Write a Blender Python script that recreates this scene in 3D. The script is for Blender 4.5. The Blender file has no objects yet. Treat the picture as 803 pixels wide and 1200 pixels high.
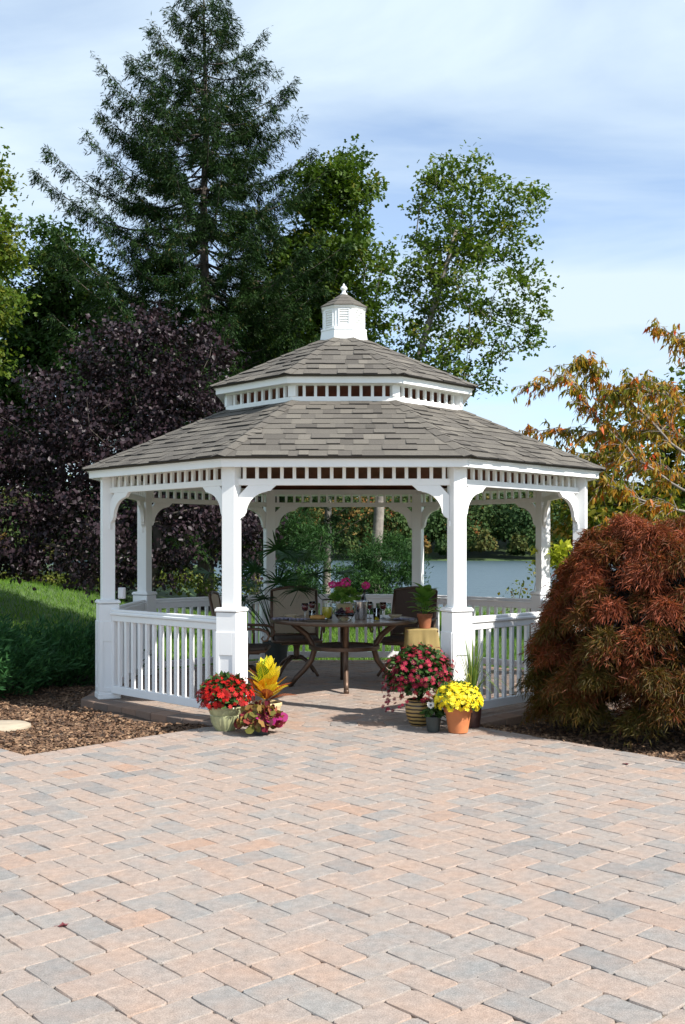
import bpy, bmesh, math, random
import numpy as np
from mathutils import Vector, Matrix

random.seed(7)
rng = np.random.default_rng(7)
R_ = math.radians
scn = bpy.context.scene
col = scn.collection

# ------------------------------------------------------------------ camera, sky, sun, exposure
CAMH, FPX, HOR, CX = 1.55, 1234.0, 643.0, 401.5
cam_d = bpy.data.cameras.new('camera')
cam = bpy.data.objects.new('camera', cam_d)
col.objects.link(cam)
cam.location = (0, 0, CAMH)
cam.rotation_euler = (R_(90), 0, 0)
cam_d.sensor_fit = 'VERTICAL'
cam_d.sensor_height = 36.0
cam_d.sensor_width = 24.09
cam_d.lens = 36.0 * FPX / 1200.0
cam_d.shift_y = (HOR - 600) / 1200.0
cam_d.clip_start = 0.1
cam_d.clip_end = 5000
scn.camera = cam

SUN_EL, SUN_AZ = 42.0, 124.0         # azimuth from +Y towards +X
sdir = Vector((math.cos(R_(SUN_EL)) * math.sin(R_(SUN_AZ)), math.cos(R_(SUN_EL)) * math.cos(R_(SUN_AZ)), math.sin(R_(SUN_EL))))

world = bpy.data.worlds.new('World')
scn.world = world
world.use_nodes = True
wn, wl = world.node_tree.nodes, world.node_tree.links
wn.clear()
w_out = wn.new('ShaderNodeOutputWorld')
w_bg = wn.new('ShaderNodeBackground')
w_bg.inputs['Strength'].default_value = 0.125
sky = wn.new('ShaderNodeTexSky')
sky.sky_type = 'NISHITA'
sky.sun_disc = False
sky.sun_elevation = R_(SUN_EL)
sky.sun_rotation = R_(SUN_AZ)
sky.air_density = 0.8
sky.dust_density = 0.15
sky.ozone_density = 1.2
# thin broken cloud, projected on a flat layer overhead
tc = wn.new('ShaderNodeTexCoord')
sep = wn.new('ShaderNodeSeparateXYZ')
wl.new(tc.outputs['Generated'], sep.inputs[0])
def wmath(op, a, b=None, clamp=False):
    n = wn.new('ShaderNodeMath'); n.operation = op; n.use_clamp = clamp
    for i, v in enumerate((a, b)):
        if v is None: continue
        if isinstance(v, (int, float)): n.inputs[i].default_value = v
        else: wl.new(v, n.inputs[i])
    return n.outputs[0]
zz = wmath('ADD', wmath('MAXIMUM', sep.outputs[2], 0.0), 0.14)
comb = wn.new('ShaderNodeCombineXYZ')
wl.new(wmath('DIVIDE', sep.outputs[0], zz), comb.inputs[0])
wl.new(wmath('DIVIDE', sep.outputs[1], zz), comb.inputs[1])
wmap = wn.new('ShaderNodeMapping')
wmap.inputs['Location'].default_value = (9.4, 1.2, 0.0)
wmap.inputs["Rotation"].default_value = (0, 0, R_(30))
wmap.inputs['Scale'].default_value = (0.55, 0.85, 1.0)
wl.new(comb.outputs[0], wmap.inputs[0])
wnz = wn.new('ShaderNodeTexNoise')
wnz.inputs['Scale'].default_value = 1.9
wnz.inputs['Detail'].default_value = 9
wnz.inputs['Roughness'].default_value = 0.52
wnz.inputs['Distortion'].default_value = 0.35
wl.new(wmap.outputs[0], wnz.inputs['Vector'])
wrmp = wn.new('ShaderNodeValToRGB')
wrmp.color_ramp.elements[0].position = 0.385
wrmp.color_ramp.elements[0].color = (0.28, 0.28, 0.28, 1)
wrmp.color_ramp.elements[1].position = 0.62
wrmp.color_ramp.elements[1].color = (1.0, 1.0, 1.0, 1)
wl.new(wnz.outputs['Fac'], wrmp.inputs[0])
wmix = wn.new('ShaderNodeMix')
wmix.data_type = 'RGBA'
wl.new(wrmp.outputs[0], wmix.inputs[0])
wl.new(sky.outputs[0], wmix.inputs[6])
wmix.inputs[7].default_value = (3.3, 3.95, 4.55, 1)
wl.new(wmix.outputs[2], w_bg.inputs['Color'])
wl.new(w_bg.outputs[0], w_out.inputs[0])

sun_d = bpy.data.lights.new('sun', 'SUN')
sun_d.energy = 4.2
sun_d.angle = R_(0.5)
sun_d.color = (1.0, 0.955, 0.89)
sun = bpy.data.objects.new('sun', sun_d)
col.objects.link(sun)
sun.rotation_euler = sdir.to_track_quat('Z', 'Y').to_euler()
sun.location = sdir * 50

scn.view_settings.view_transform = 'Standard'
scn.view_settings.look = 'None'
scn.view_settings.gamma = 1.0
scn.view_settings.use_curve_mapping = False
scn.view_settings.exposure = 0.95
scn.cycles.max_bounces = 8
scn.cycles.transparent_max_bounces = 8
scn.cycles.use_denoising = True

# ------------------------------------------------------------------ helpers
def at(px, py, Y):
    return Vector(((px - CX) * Y / FPX, Y, CAMH + (HOR - py) * Y / FPX))

def tag(o, label=None, cat=None, group=None, kind=None):
    if label: o['label'] = label
    if cat: o['category'] = cat
    if group: o['group'] = group
    if kind: o['kind'] = kind
    return o

def empty(name, loc=(0, 0, 0), rz=0.0, parent=None):
    o = bpy.data.objects.new(name, None)
    o.empty_display_size = 0.1
    col.objects.link(o)
    o.location = loc
    o.rotation_euler = (0, 0, rz)
    if parent: o.parent = parent
    return o

def link(name, me, parent=None, loc=(0, 0, 0), rz=0.0):
    o = bpy.data.objects.new(name, me)
    col.objects.link(o)
    o.location = loc
    o.rotation_euler = (0, 0, rz)
    if parent: o.parent = parent
    return o

class MB:
    """collects shapes for one mesh"""
    def __init__(self):
        self.v, self.f, self.r, self.m = [], [], [], []
        self.cur, self.mi = 0.5, 0
    def add(self, vs, fs):
        b = len(self.v)
        self.v += [tuple(p) for p in vs]
        self.f += [tuple(i + b for i in f) for f in fs]
        self.r += [self.cur] * len(vs)
        self.m += [self.mi] * len(fs)
    def box(self, c, s, M=None, bev=0.0):
        hx, hy, hz = s[0] / 2, s[1] / 2, s[2] / 2
        if bev <= 0:
            P = [(x, y, z) for x in (-hx, hx) for y in (-hy, hy) for z in (-hz, hz)]
            F = [(0, 1, 3, 2), (4, 6, 7, 5), (0, 4, 5, 1), (2, 3, 7, 6), (0, 2, 6, 4), (1, 5, 7, 3)]
        else:
            b = min(bev, hx * .49, hy * .49, hz * .49)
            P, idx = [], {}
            for sx in (-1, 1):
                for sy in (-1, 1):
                    for sz in (-1, 1):
                        for ax in range(3):
                            q = [sx * (hx - b), sy * (hy - b), sz * (hz - b)]
                            q[ax] = (sx * hx, sy * hy, sz * hz)[ax]
                            idx[(sx, sy, sz, ax)] = len(P)
                            P.append(tuple(q))
            F = []
            for ax in range(3):
                o1, o2 = [a for a in range(3) if a != ax]
                for s_ in (-1, 1):
                    ring = []
                    for (a, bb) in ((-1, -1), (1, -1), (1, 1), (-1, 1)):
                        k = [0, 0, 0]; k[ax] = s_; k[o1] = a; k[o2] = bb
                        ring.append(idx[(*k, ax)])
                    F.append(tuple(ring if (s_ > 0) == (ax != 1) else ring[::-1]))
                # edges parallel to ax
                for a in (-1, 1):
                    for bb in (-1, 1):
                        k0 = [0, 0, 0]; k0[ax] = -1; k0[o1] = a; k0[o2] = bb
                        k1 = list(k0); k1[ax] = 1
                        F.append((idx[(*k0, o1)], idx[(*k1, o1)], idx[(*k1, o2)], idx[(*k0, o2)]))
            for sx in (-1, 1):
                for sy in (-1, 1):
                    for sz in (-1, 1):
                        F.append(tuple(idx[(sx, sy, sz, a)] for a in range(3)))
        c = Vector(c)
        if M is not None:
            P = [M @ Vector(p) + c for p in P]
        else:
            P = [(p[0] + c.x, p[1] + c.y, p[2] + c.z) for p in P]
        self.add(P, F)
    def prism(self, poly, axis, a, b):
        """polygon (2D) extruded along axis from a to b; the other two axes in order"""
        n = len(poly)
        def pt(p, t):
            q = [0, 0, 0]
            o = [i for i in range(3) if i != axis]
            q[o[0]], q[o[1]], q[axis] = p[0], p[1], t
            return tuple(q)
        V = [pt(p, a) for p in poly] + [pt(p, b) for p in poly]
        F = [tuple(range(n)), tuple(range(2 * n - 1, n - 1, -1))]
        for i in range(n):
            j = (i + 1) % n
            F.append((i, i + n, j + n, j))
        self.add(V, F)
    def tube(self, pts, rad, n=8, cap=True):
        pts = [Vector(p) for p in pts]
        if isinstance(rad, (int, float)): rad = [rad] * len(pts)
        V, F = [], []
        up = None
        for i, p in enumerate(pts):
            d = (pts[min(i + 1, len(pts) - 1)] - pts[max(i - 1, 0)])
            if d.length < 1e-9: d = Vector((0, 0, 1))
            d.normalize()
            if up is None:
                up = Vector((1, 0, 0)) if abs(d.x) < .8 else Vector((0, 1, 0))
            up = (up - d * up.dot(d))
            if up.length < 1e-6: up = d.orthogonal()
            up.normalize()
            s = d.cross(up)
            for k in range(n):
                a = 2 * math.pi * k / n
                V.append(p + (up * math.cos(a) + s * math.sin(a)) * rad[i])
        for i in range(len(pts) - 1):
            for k in range(n):
                k2 = (k + 1) % n
                F.append((i * n + k, i * n + k2, (i + 1) * n + k2, (i + 1) * n + k))
        if cap:
            F.append(tuple(range(n - 1, -1, -1)))
            F.append(tuple((len(pts) - 1) * n + k for k in range(n)))
        self.add(V, F)
    def lathe(self, prof, n=24, off=0.0, c=(0, 0, 0), mod=None, close=False):
        V, F = [], []
        for (r, z) in prof:
            for k in range(n):
                a = off + 2 * math.pi * k / n
                rr = r if mod is None else mod(r, z, a)
                V.append((c[0] + rr * math.cos(a), c[1] + rr * math.sin(a), c[2] + z))
        m = len(prof)
        for i in range(m if close else m - 1):
            i2 = (i + 1) % m
            for k in range(n):
                k2 = (k + 1) % n
                F.append((i * n + k, i * n + k2, i2 * n + k2, i2 * n + k))
        self.add(V, F)
    def mesh(self, name, mats, smooth=False, autosm=None):
        me = bpy.data.meshes.new(name)
        me.from_pydata(self.v, [], self.f)
        at_ = me.attributes.new('rnd', 'FLOAT', 'POINT')
        at_.data.foreach_set('value', np.array(self.r, dtype=np.float32))
        for m in (mats if isinstance(mats, (list, tuple)) else [mats]):
            me.materials.append(m)
        if any(self.m):
            me.polygons.foreach_set('material_index', np.array(self.m, dtype=np.int32))
        me.validate()
        bm = bmesh.new(); bm.from_mesh(me)
        bmesh.ops.recalc_face_normals(bm, faces=bm.faces)
        if autosm is not None:
            for e in bm.edges:
                if len(e.link_faces) == 2:
                    e.smooth = e.calc_face_angle(0) < R_(autosm)
            smooth = True
        bm.to_mesh(me); bm.free()
        if smooth:
            me.polygons.foreach_set('use_smooth', np.ones(len(me.polygons), dtype=bool))
        me.update()
        return me
    def build(self, name, mats, parent=None, loc=(0, 0, 0), rz=0.0, smooth=False, autosm=None):
        return link(name, self.mesh(name, mats, smooth, autosm), parent, loc, rz)

def nrm(a):
    return a / np.maximum(np.linalg.norm(a, axis=-1, keepdims=True), 1e-9)

def leaf_mesh(name, tpl, pos, ydir, zdir, size, rnd, mats, wscale=None, smooth=False):
    """one mesh of many small leaves; tpl = (verts, triangles)"""
    T = np.array(tpl[0], dtype=np.float64); F = np.array(tpl[1], dtype=np.int64)
    N, k, m = len(pos), len(T), len(F)
    y = nrm(ydir); x = nrm(np.cross(y, zdir)); z = np.cross(x, y)
    s = np.asarray(size)[:, None, None]
    ws = 1.0 if wscale is None else np.asarray(wscale)[:, None, None]
    V = pos[:, None, :] + s * (ws * T[None, :, 0:1] * x[:, None, :] + T[None, :, 1:2] * y[:, None, :] + T[None, :, 2:3] * z[:, None, :])
    V = V.reshape(-1, 3)
    loops = (F[None] + (np.arange(N) * k)[:, None, None]).reshape(-1)
    me = bpy.data.meshes.new(name)
    me.vertices.add(N * k); me.vertices.foreach_set('co', V.astype(np.float32).ravel())
    me.loops.add(N * m * 3); me.loops.foreach_set('vertex_index', loops.astype(np.int32))
    me.polygons.add(N * m)
    me.polygons.foreach_set('loop_start', (np.arange(N * m) * 3).astype(np.int32))
    me.update(calc_edges=True)
    a = me.attributes.new('rnd', 'FLOAT', 'POINT')
    a.data.foreach_set('value', np.repeat(np.asarray(rnd, dtype=np.float32), k))
    for mt in (mats if isinstance(mats, (list, tuple)) else [mats]): me.materials.append(mt)
    if smooth: me.polygons.foreach_set('use_smooth', np.ones(N * m, dtype=bool))
    return me

T_LEAF = ([(0, 0, 0), (-.40, .42, .10), (0, 1, -.06), (.40, .42, .10)], [(0, 2, 1), (0, 3, 2)])
T_MAPLE = ([(0, 0, 0), (-.52, .30, .06), (-.18, .45, .03), (-.30, .85, .0), (0, 1.05, -.10), (.30, .85, .0), (.18, .45, .03), (.52, .30, .06)],
           [(0, 2, 1), (0, 4, 2), (2, 4, 3), (0, 6, 4), (6, 5, 4), (0, 7, 6)])
T_LONG = ([(0, 0, 0), (-.15, .38, .05), (0, .55, -.02), (.15, .38, .05), (0, 1, -.16)], [(0, 2, 1), (0, 3, 2), (1, 2, 4), (2, 3, 4)])
T_BLADE = ([(-.5, 0, 0), (.5, 0, 0), (.36, .55, .08), (-.36, .55, .08), (0, 1, -.12)], [(0, 1, 2), (0, 2, 3), (3, 2, 4)])
T_SPRIG = ([(0, 0, 0), (-.10, .5, .02), (0, 1, 0), (.10, .5, .02), (-.34, .62, -.04), (-.16, .3, 0), (.34, .62, -.04), (.16, .3, 0)],
           [(0, 2, 1), (0, 3, 2), (0, 4, 5), (0, 7, 6)])
T_THREAD = ([(0, 0, 0), (-.5, .4, .04), (0, 1, -.10), (.5, .4, .04)], [(0, 2, 1), (0, 3, 2)])
T_CHIP = ([(-.5, -.5, 0), (.5, -.42, .05), (.42, .5, 0), (-.48, .4, .08)], [(0, 1, 2), (0, 2, 3)])

def rand_dirs(n):
    return nrm(rng.normal(size=(n, 3)))

# ------------------------------------------------------------------ materials
def new_mat(name):
    m = bpy.data.materials.new(name)
    m.use_nodes = True
    nt = m.node_tree
    return m, nt.nodes, nt.links, nt.nodes['Principled BSDF']

def ramp_node(nodes, stops):
    r = nodes.new('ShaderNodeValToRGB')
    e = r.color_ramp.elements
    while len(e) > 1: e.remove(e[-1])
    e[0].position = stops[0][0]; e[0].color = (*stops[0][1], 1)
    for p, c in stops[1:]:
        n = e.new(p); n.color = (*c, 1)
    return r

def mat_plain(name, c, rough=.5, var=.12, scale=8.0, metal=0.0, bump=0.0, bscale=60.0, spec=.5, coat=0.0):
    m, n, l, p = new_mat(name)
    tcn = n.new('ShaderNodeTexCoord')
    nz = n.new('ShaderNodeTexNoise'); nz.inputs['Scale'].default_value = scale; nz.inputs['Detail'].default_value = 5
    l.new(tcn.outputs['Object'], nz.inputs['Vector'])
    lo = tuple(max(0, x * (1 - var)) for x in c); hi = tuple(min(1, x * (1 + var)) for x in c)
    rp = ramp_node(n, [(.3, lo), (.7, hi)])
    l.new(nz.outputs['Fac'], rp.inputs[0]); l.new(rp.outputs[0], p.inputs['Base Color'])
    p.inputs['Roughness'].default_value = rough
    p.inputs['Metallic'].default_value = metal
    p.inputs['Specular IOR Level'].default_value = spec
    p.inputs['Coat Weight'].default_value = coat
    if bump > 0:
        nb = n.new('ShaderNodeTexNoise'); nb.inputs['Scale'].default_value = bscale; nb.inputs['Detail'].default_value = 4
        l.new(tcn.outputs['Object'], nb.inputs['Vector'])
        b = n.new('ShaderNodeBump'); b.inputs['Strength'].default_value = bump; b.inputs['Distance'].default_value = .01
        l.new(nb.outputs['Fac'], b.inputs['Height']); l.new(b.outputs[0], p.inputs['Normal'])
    return m

def mat_leaf(name, stops, rough=.6, trans=.25, spec=.18, tcol=1.25):
    m, n, l, p = new_mat(name)
    a = n.new('ShaderNodeAttribute'); a.attribute_name = 'rnd'
    rp = ramp_node(n, stops)
    l.new(a.outputs['Fac'], rp.inputs[0])
    l.new(rp.outputs[0], p.inputs['Base Color'])
    p.inputs['Roughness'].default_value = rough
    p.inputs['Specular IOR Level'].default_value = min(spec, .22)
    if trans > 0:
        tr = n.new('ShaderNodeBsdfTranslucent')
        g = n.new('ShaderNodeMix'); g.data_type = 'RGBA'; g.blend_type = 'MULTIPLY'; g.inputs[0].default_value = 1
        g.inputs[7].default_value = (tcol, tcol * 1.05, tcol * .6, 1)
        l.new(rp.outputs[0], g.inputs[6]); l.new(g.outputs[2], tr.inputs[0])
        mx = n.new('ShaderNodeMixShader'); mx.inputs[0].default_value = trans
        l.new(p.outputs[0], mx.inputs[1]); l.new(tr.outputs[0], mx.inputs[2])
        l.new(mx.outputs[0], n['Material Output'].inputs[0])
    return m

def mat_attr(name, stops, rough=.8, bump=.3, bscale=120, spec=.3, speck=.12, scale=40):
    """colour picked per piece from the rnd attribute, with mottling and grit"""
    m, n, l, p = new_mat(name)
    a = n.new('ShaderNodeAttribute'); a.attribute_name = 'rnd'
    rp = ramp_node(n, stops)
    l.new(a.outputs['Fac'], rp.inputs[0])
    tcn = n.new('ShaderNodeTexCoord')
    ge = n.new('ShaderNodeNewGeometry')
    nz = n.new('ShaderNodeTexNoise'); nz.inputs['Scale'].default_value = scale; nz.inputs['Detail'].default_value = 6; nz.inputs['Roughness'].default_value = .65
    l.new(ge.outputs['Position'], nz.inputs['Vector'])
    mr = n.new('ShaderNodeMapRange'); mr.inputs[1].default_value = .25; mr.inputs[2].default_value = .75
    mr.inputs[3].default_value = 1 - speck; mr.inputs[4].default_value = 1 + speck
    l.new(nz.outputs['Fac'], mr.inputs[0])
    mu = n.new('ShaderNodeMix'); mu.data_type = 'RGBA'; mu.blend_type = 'MULTIPLY'; mu.inputs[0].default_value = 1
    l.new(rp.outputs[0], mu.inputs[6]); l.new(mr.outputs[0], mu.inputs[7])
    l.new(mu.outputs[2], p.inputs['Base Color'])
    p.inputs['Roughness'].default_value = rough
    p.inputs['Specular IOR Level'].default_value = spec
    nb = n.new('ShaderNodeTexNoise'); nb.inputs['Scale'].default_value = bscale; nb.inputs['Detail'].default_value = 5
    l.new(ge.outputs['Position'], nb.inputs['Vector'])
    b = n.new('ShaderNodeBump'); b.inputs['Strength'].default_value = bump; b.inputs['Distance'].default_value = .01
    l.new(nb.outputs['Fac'], b.inputs['Height']); l.new(b.outputs[0], p.inputs['Normal'])
    return m

def mat_glass(name, c=(1, 1, 1), rough=0.02, ior=1.45):
    m, n, l, p = new_mat(name)
    p.inputs['Base Color'].default_value = (*c, 1)
    p.inputs['Transmission Weight'].default_value = 1
    p.inputs['Roughness'].default_value = rough
    p.inputs['IOR'].default_value = ior
    return m

def mat_paver():
    m, n, l, p = new_mat('tumbled_paver')
    a = n.new('ShaderNodeAttribute'); a.attribute_name = 'rnd'
    rp = ramp_node(n, [(0, (.19, .188, .182)), (.14, (.255, .245, .23)), (.26, (.30, .275, .248)), (.36, (.325, .275, .235)), (.55, (.365, .278, .225)),
                       (.75, (.38, .272, .208)), (.9, (.34, .278, .238)), (1, (.40, .235, .15))])
    l.new(a.outputs['Fac'], rp.inputs[0])
    ge = n.new('ShaderNodeNewGeometry')
    # blend inside one paver (two-tone concrete)
    nz = n.new('ShaderNodeTexNoise'); nz.inputs['Scale'].default_value = 5.5; nz.inputs['Detail'].default_value = 4
    l.new(ge.outputs['Position'], nz.inputs['Vector'])
    r2 = ramp_node(n, [(.32, (.26, .25, .235)), (.5, (.335, .275, .235)), (.68, (.39, .275, .21))])
    l.new(nz.outputs['Fac'], r2.inputs[0])
    mx = n.new('ShaderNodeMix'); mx.data_type = 'RGBA'; mx.inputs[0].default_value = .45
    l.new(rp.outputs[0], mx.inputs[6]); l.new(r2.outputs[0], mx.inputs[7])
    # grit
    n3 = n.new('ShaderNodeTexNoise'); n3.inputs['Scale'].default_value = 170; n3.inputs['Detail'].default_value = 3; n3.inputs['Roughness'].default_value = .75
    l.new(ge.outputs['Position'], n3.inputs['Vector'])
    mr = n.new('ShaderNodeMapRange'); mr.inputs[1].default_value = .25; mr.inputs[2].default_value = .75; mr.inputs[3].default_value = .60; mr.inputs[4].default_value = 1.36
    l.new(n3.outputs['Fac'], mr.inputs[0])
    n5 = n.new('ShaderNodeTexNoise'); n5.inputs['Scale'].default_value = 26; n5.inputs['Detail'].default_value = 4
    l.new(ge.outputs['Position'], n5.inputs['Vector'])
    mr2 = n.new('ShaderNodeMapRange'); mr2.inputs[1].default_value = .3; mr2.inputs[2].default_value = .7; mr2.inputs[3].default_value = .83; mr2.inputs[4].default_value = 1.06
    l.new(n5.outputs['Fac'], mr2.inputs[0])
    mm = n.new('ShaderNodeMath'); mm.operation = 'MULTIPLY'
    l.new(mr.outputs[0], mm.inputs[0]); l.new(mr2.outputs[0], mm.inputs[1])
    mu = n.new('ShaderNodeMix'); mu.data_type = 'RGBA'; mu.blend_type = 'MULTIPLY'; mu.inputs[0].default_value = 1
    l.new(mx.outputs[2], mu.inputs[6]); l.new(mm.outputs[0], mu.inputs[7])
    l.new(mu.outputs[2], p.inputs['Base Color'])
    p.inputs['Roughness'].default_value = .85
    p.inputs['Specular IOR Level'].default_value = .3
    b = n.new('ShaderNodeBump'); b.inputs['Strength'].default_value = .55; b.inputs['Distance'].default_value = .004
    l.new(n3.outputs['Fac'], b.inputs['Height']); l.new(b.outputs[0], p.inputs['Normal'])
    return m

M = {}
M['white'] = mat_plain('white_vinyl', (.84, .84, .83), .38, .03, 3, spec=.45)
M['paver'] = mat_paver()
M['joint'] = mat_plain('joint_sand', (.17, .135, .10), .95, .35, 14, bump=.5, bscale=150)
M['edgepaver'] = mat_attr('edging_paver', [(0, (.15, .115, .095)), (.5, (.225, .15, .11)), (1, (.28, .17, .115))], .85, .4, 150)
M['shingle'] = mat_attr('asphalt_shingle', [(0, (.095, .085, .073)), (.35, (.125, .112, .096)), (.7, (.148, .133, .112)), (1, (.182, .163, .136))], .92, .7, 320, .2, .28, 160)
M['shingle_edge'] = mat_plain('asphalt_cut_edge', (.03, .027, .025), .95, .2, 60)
M['wood_ceiling'] = mat_plain('cedar_ceiling', (.16, .055, .03), .6, .35, 5)
M['mulch'] = mat_plain('mulch_earth', (.07, .045, .03), .95, .45, 20, bump=.8, bscale=60)
M['chips'] = mat_attr('mulch_chip', [(0, (.06, .035, .022)), (.4, (.15, .085, .05)), (.75, (.27, .165, .095)), (1, (.42, .29, .18))], .9, .2, 200)
M['bark'] = mat_plain('grey_bark', (.20, .175, .15), .9, .35, 7, bump=.8, bscale=18)
M['darkbark'] = mat_plain('dark_bark', (.075, .06, .05), .9, .35, 7, bump=.8, bscale=18)
M['blackbark'] = mat_plain('maple_bark', (.035, .026, .022), .9, .3, 9, bump=.6, bscale=30)
M['grass'] = mat_leaf('grass_blades', [(0, (.05, .12, .012)), (.6, (.10, .20, .02)), (1, (.17, .27, .035))], .6, .3)
M['lawn'] = mat_plain('lawn_soil', (.055, .095, .022), .95, .4, 1.2, bump=.6, bscale=30)
M['bronze'] = mat_plain('bronze_metal', (.12, .075, .05), .42, .2, 12, metal=.55, spec=.5)
M['sling'] = mat_plain('tan_sling', (.62, .53, .41), .75, .12, 90, bump=.4, bscale=400)
_m = M['sling']; _n, _l = _m.node_tree.nodes, _m.node_tree.links
_t = _n.new('ShaderNodeBsdfTranslucent'); _t.inputs[0].default_value = (.6, .52, .40, 1)
_x = _n.new('ShaderNodeMixShader'); _x.inputs[0].default_value = .4
_l.new(_n['Principled BSDF'].outputs[0], _x.inputs[1]); _l.new(_t.outputs[0], _x.inputs[2]); _l.new(_x.outputs[0], _n['Material Output'].inputs[0])
M['darksling'] = mat_plain('brown_cushion', (.075, .055, .042), .8, .2, 30, bump=.3, bscale=300)
M['stone'] = mat_plain('table_stone', (.47, .36, .27), .3, .18, 14)
M['terracotta'] = mat_plain('terracotta', (.50, .17, .06), .75, .14, 10, bump=.15, bscale=90)
M['clay'] = mat_plain('brown_clay', (.26, .09, .04), .75, .2, 10)
M['glazegreen'] = mat_plain('celadon_glaze', (.36, .37, .20), .3, .22, 14, coat=.3)
M['cream'] = mat_plain('cream_glaze', (.62, .50, .27), .35, .12, 8, coat=.2)
M['darkpot'] = mat_plain('dark_plastic', (.03, .04, .038), .5, .15, 8)
M['brownpot'] = mat_plain('brown_plastic', (.06, .025, .02), .45, .15, 8)
M['soil'] = mat_plain('potting_soil', (.03, .02, .015), .95, .4, 40, bump=.8, bscale=80)
M['goldcloth'] = mat_plain('gold_cloth', (.31, .225, .08), .55, .15, 6, bump=.15, bscale=300)
M['lilac'] = mat_plain('lilac_napkin', (.50, .49, .62), .85, .08, 10)
M['china'] = mat_plain('cream_china', (.72, .62, .45), .25, .06, 6)
M['steel'] = mat_plain('brushed_steel', (.62, .62, .62), .22, .08, 30, metal=1.0)
M['bottle'] = mat_plain('bottle_glass', (.012, .012, .012), .08, .1, 10, spec=.7)
M['wine'] = mat_plain('red_wine', (.16, .008, .012), .1, .1, 5, spec=.6)
M['juice'] = mat_plain('yellow_juice', (.72, .60, .03), .2, .08, 5)
M['glass'] = mat_glass('clear_glass')
M['bread'] = mat_plain('bread_crust', (.50, .26, .07), .7, .3, 25, bump=.5, bscale=60)
M['grape'] = mat_attr('grape_skin', [(0, (.02, .012, .03)), (.5, (.05, .015, .03)), (.55, (.36, .05, .04)), (1, (.55, .16, .09))], .25, .05, 60, .5, .15)
M['outlet'] = mat_plain('outlet_plastic', (.66, .67, .68), .45, .04, 5)
M['steppingstone'] = mat_plain('stepping_stone', (.40, .33, .24), .9, .16, 9, bump=.4, bscale=60)
M['fallen'] = mat_plain('fallen_leaf', (.12, .02, .025), .6, .3, 20)

# ------------------------------------------------------------------ ground, lake
GX, GY = 0.015, 11.93            # centre of the gazebo
def sst(a, b, x):
    t = np.clip((np.asarray(x, dtype=float) - a) / (b - a), 0, 1)
    return t * t * (3 - 2 * t)
def ground_h(x, y):
    x = np.asarray(x, dtype=float); y = np.asarray(y, dtype=float)
    h = -0.15 - 0.05 * sst(14, 26, y)
    h = h + 0.95 * sst(12.5, 25, y) * sst(-3.5, -8.5, x) * (1 - sst(50, 100, y))
    shore = 30.0 + 70 * sst(-3, -14, x) + 2.0 * np.sin(x * .21)
    h = h - 3.0 * sst(0, 16, y - shore)
    far = sst(206, 217, y + 3 * np.sin(x * .03))
    h = h * (1 - far) + far * (-0.55 + 0.004 * np.clip(y - 217, 0, 200) + 7 * sst(232, 275, y))
    return h
WATER_Z = -0.9

def grid_mesh(name, xs, ys, fn, mat, smooth=True):
    X, Y = np.meshgrid(xs, ys)
    Z = fn(X, Y)
    V = np.stack([X, Y, Z], -1).reshape(-1, 3)
    nx, ny = len(xs), len(ys)
    i = np.arange((nx - 1) * (ny - 1)); r, c = i // (nx - 1), i % (nx - 1)
    F = np.stack([r * nx + c, r * nx + c + 1, (r + 1) * nx + c + 1, (r + 1) * nx + c], -1)
    me = bpy.data.meshes.new(name)
    me.from_pydata(V.tolist(), [], F.tolist())
    me.materials.append(mat)
    if smooth: me.polygons.foreach_set('use_smooth', np.ones(len(F), dtype=bool))
    return me

xs = np.concatenate([np.linspace(-900, -40, 16)[:-1], np.linspace(-40, 40, 81), np.linspace(40, 900, 16)[1:]])
ys = np.concatenate([np.linspace(-60, 2, 8)[:-1], np.linspace(2, 50, 97), np.linspace(56, 198, 14), np.linspace(200, 224, 13), np.linspace(230, 420, 12), np.linspace(480, 1400, 8)])
tag(link('ground', grid_mesh('ground', xs, ys, ground_h, M['lawn'])), 'green lawn sloping to the lake and rising beyond it', kind='structure')

def mat_water():
    m, n, l, p = new_mat('lake_water')
    p.inputs['Base Color'].default_value = (.045, .075, .085, 1)
    p.inputs['Roughness'].default_value = .28
    p.inputs['IOR'].default_value = 1.33
    ge = n.new('ShaderNodeNewGeometry')
    mp = n.new('ShaderNodeMapping'); mp.inputs['Scale'].default_value = (.35, .9, 1)
    l.new(ge.outputs['Position'], mp.inputs[0])
    nz = n.new('ShaderNodeTexNoise'); nz.inputs['Scale'].default_value = 1.1; nz.inputs['Detail'].default_value = 6; nz.inputs['Roughness'].default_value = .6
    l.new(mp.outputs[0], nz.inputs['Vector'])
    b = n.new('ShaderNodeBump'); b.inputs['Strength'].default_value = 1.0; b.inputs['Distance'].default_value = .35
    l.new(nz.outputs['Fac'], b.inputs['Height']); l.new(b.outputs[0], p.inputs['Normal'])
    return m
wm = MB()
wm.add([(-900, 20, WATER_Z), (900, 20, WATER_Z), (900, 230, WATER_Z), (-900, 230, WATER_Z)], [(0, 1, 2, 3)])
tag(wm.build('lake_water', mat_water()), 'calm grey-blue lake behind the gazebo', kind='structure')

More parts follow.
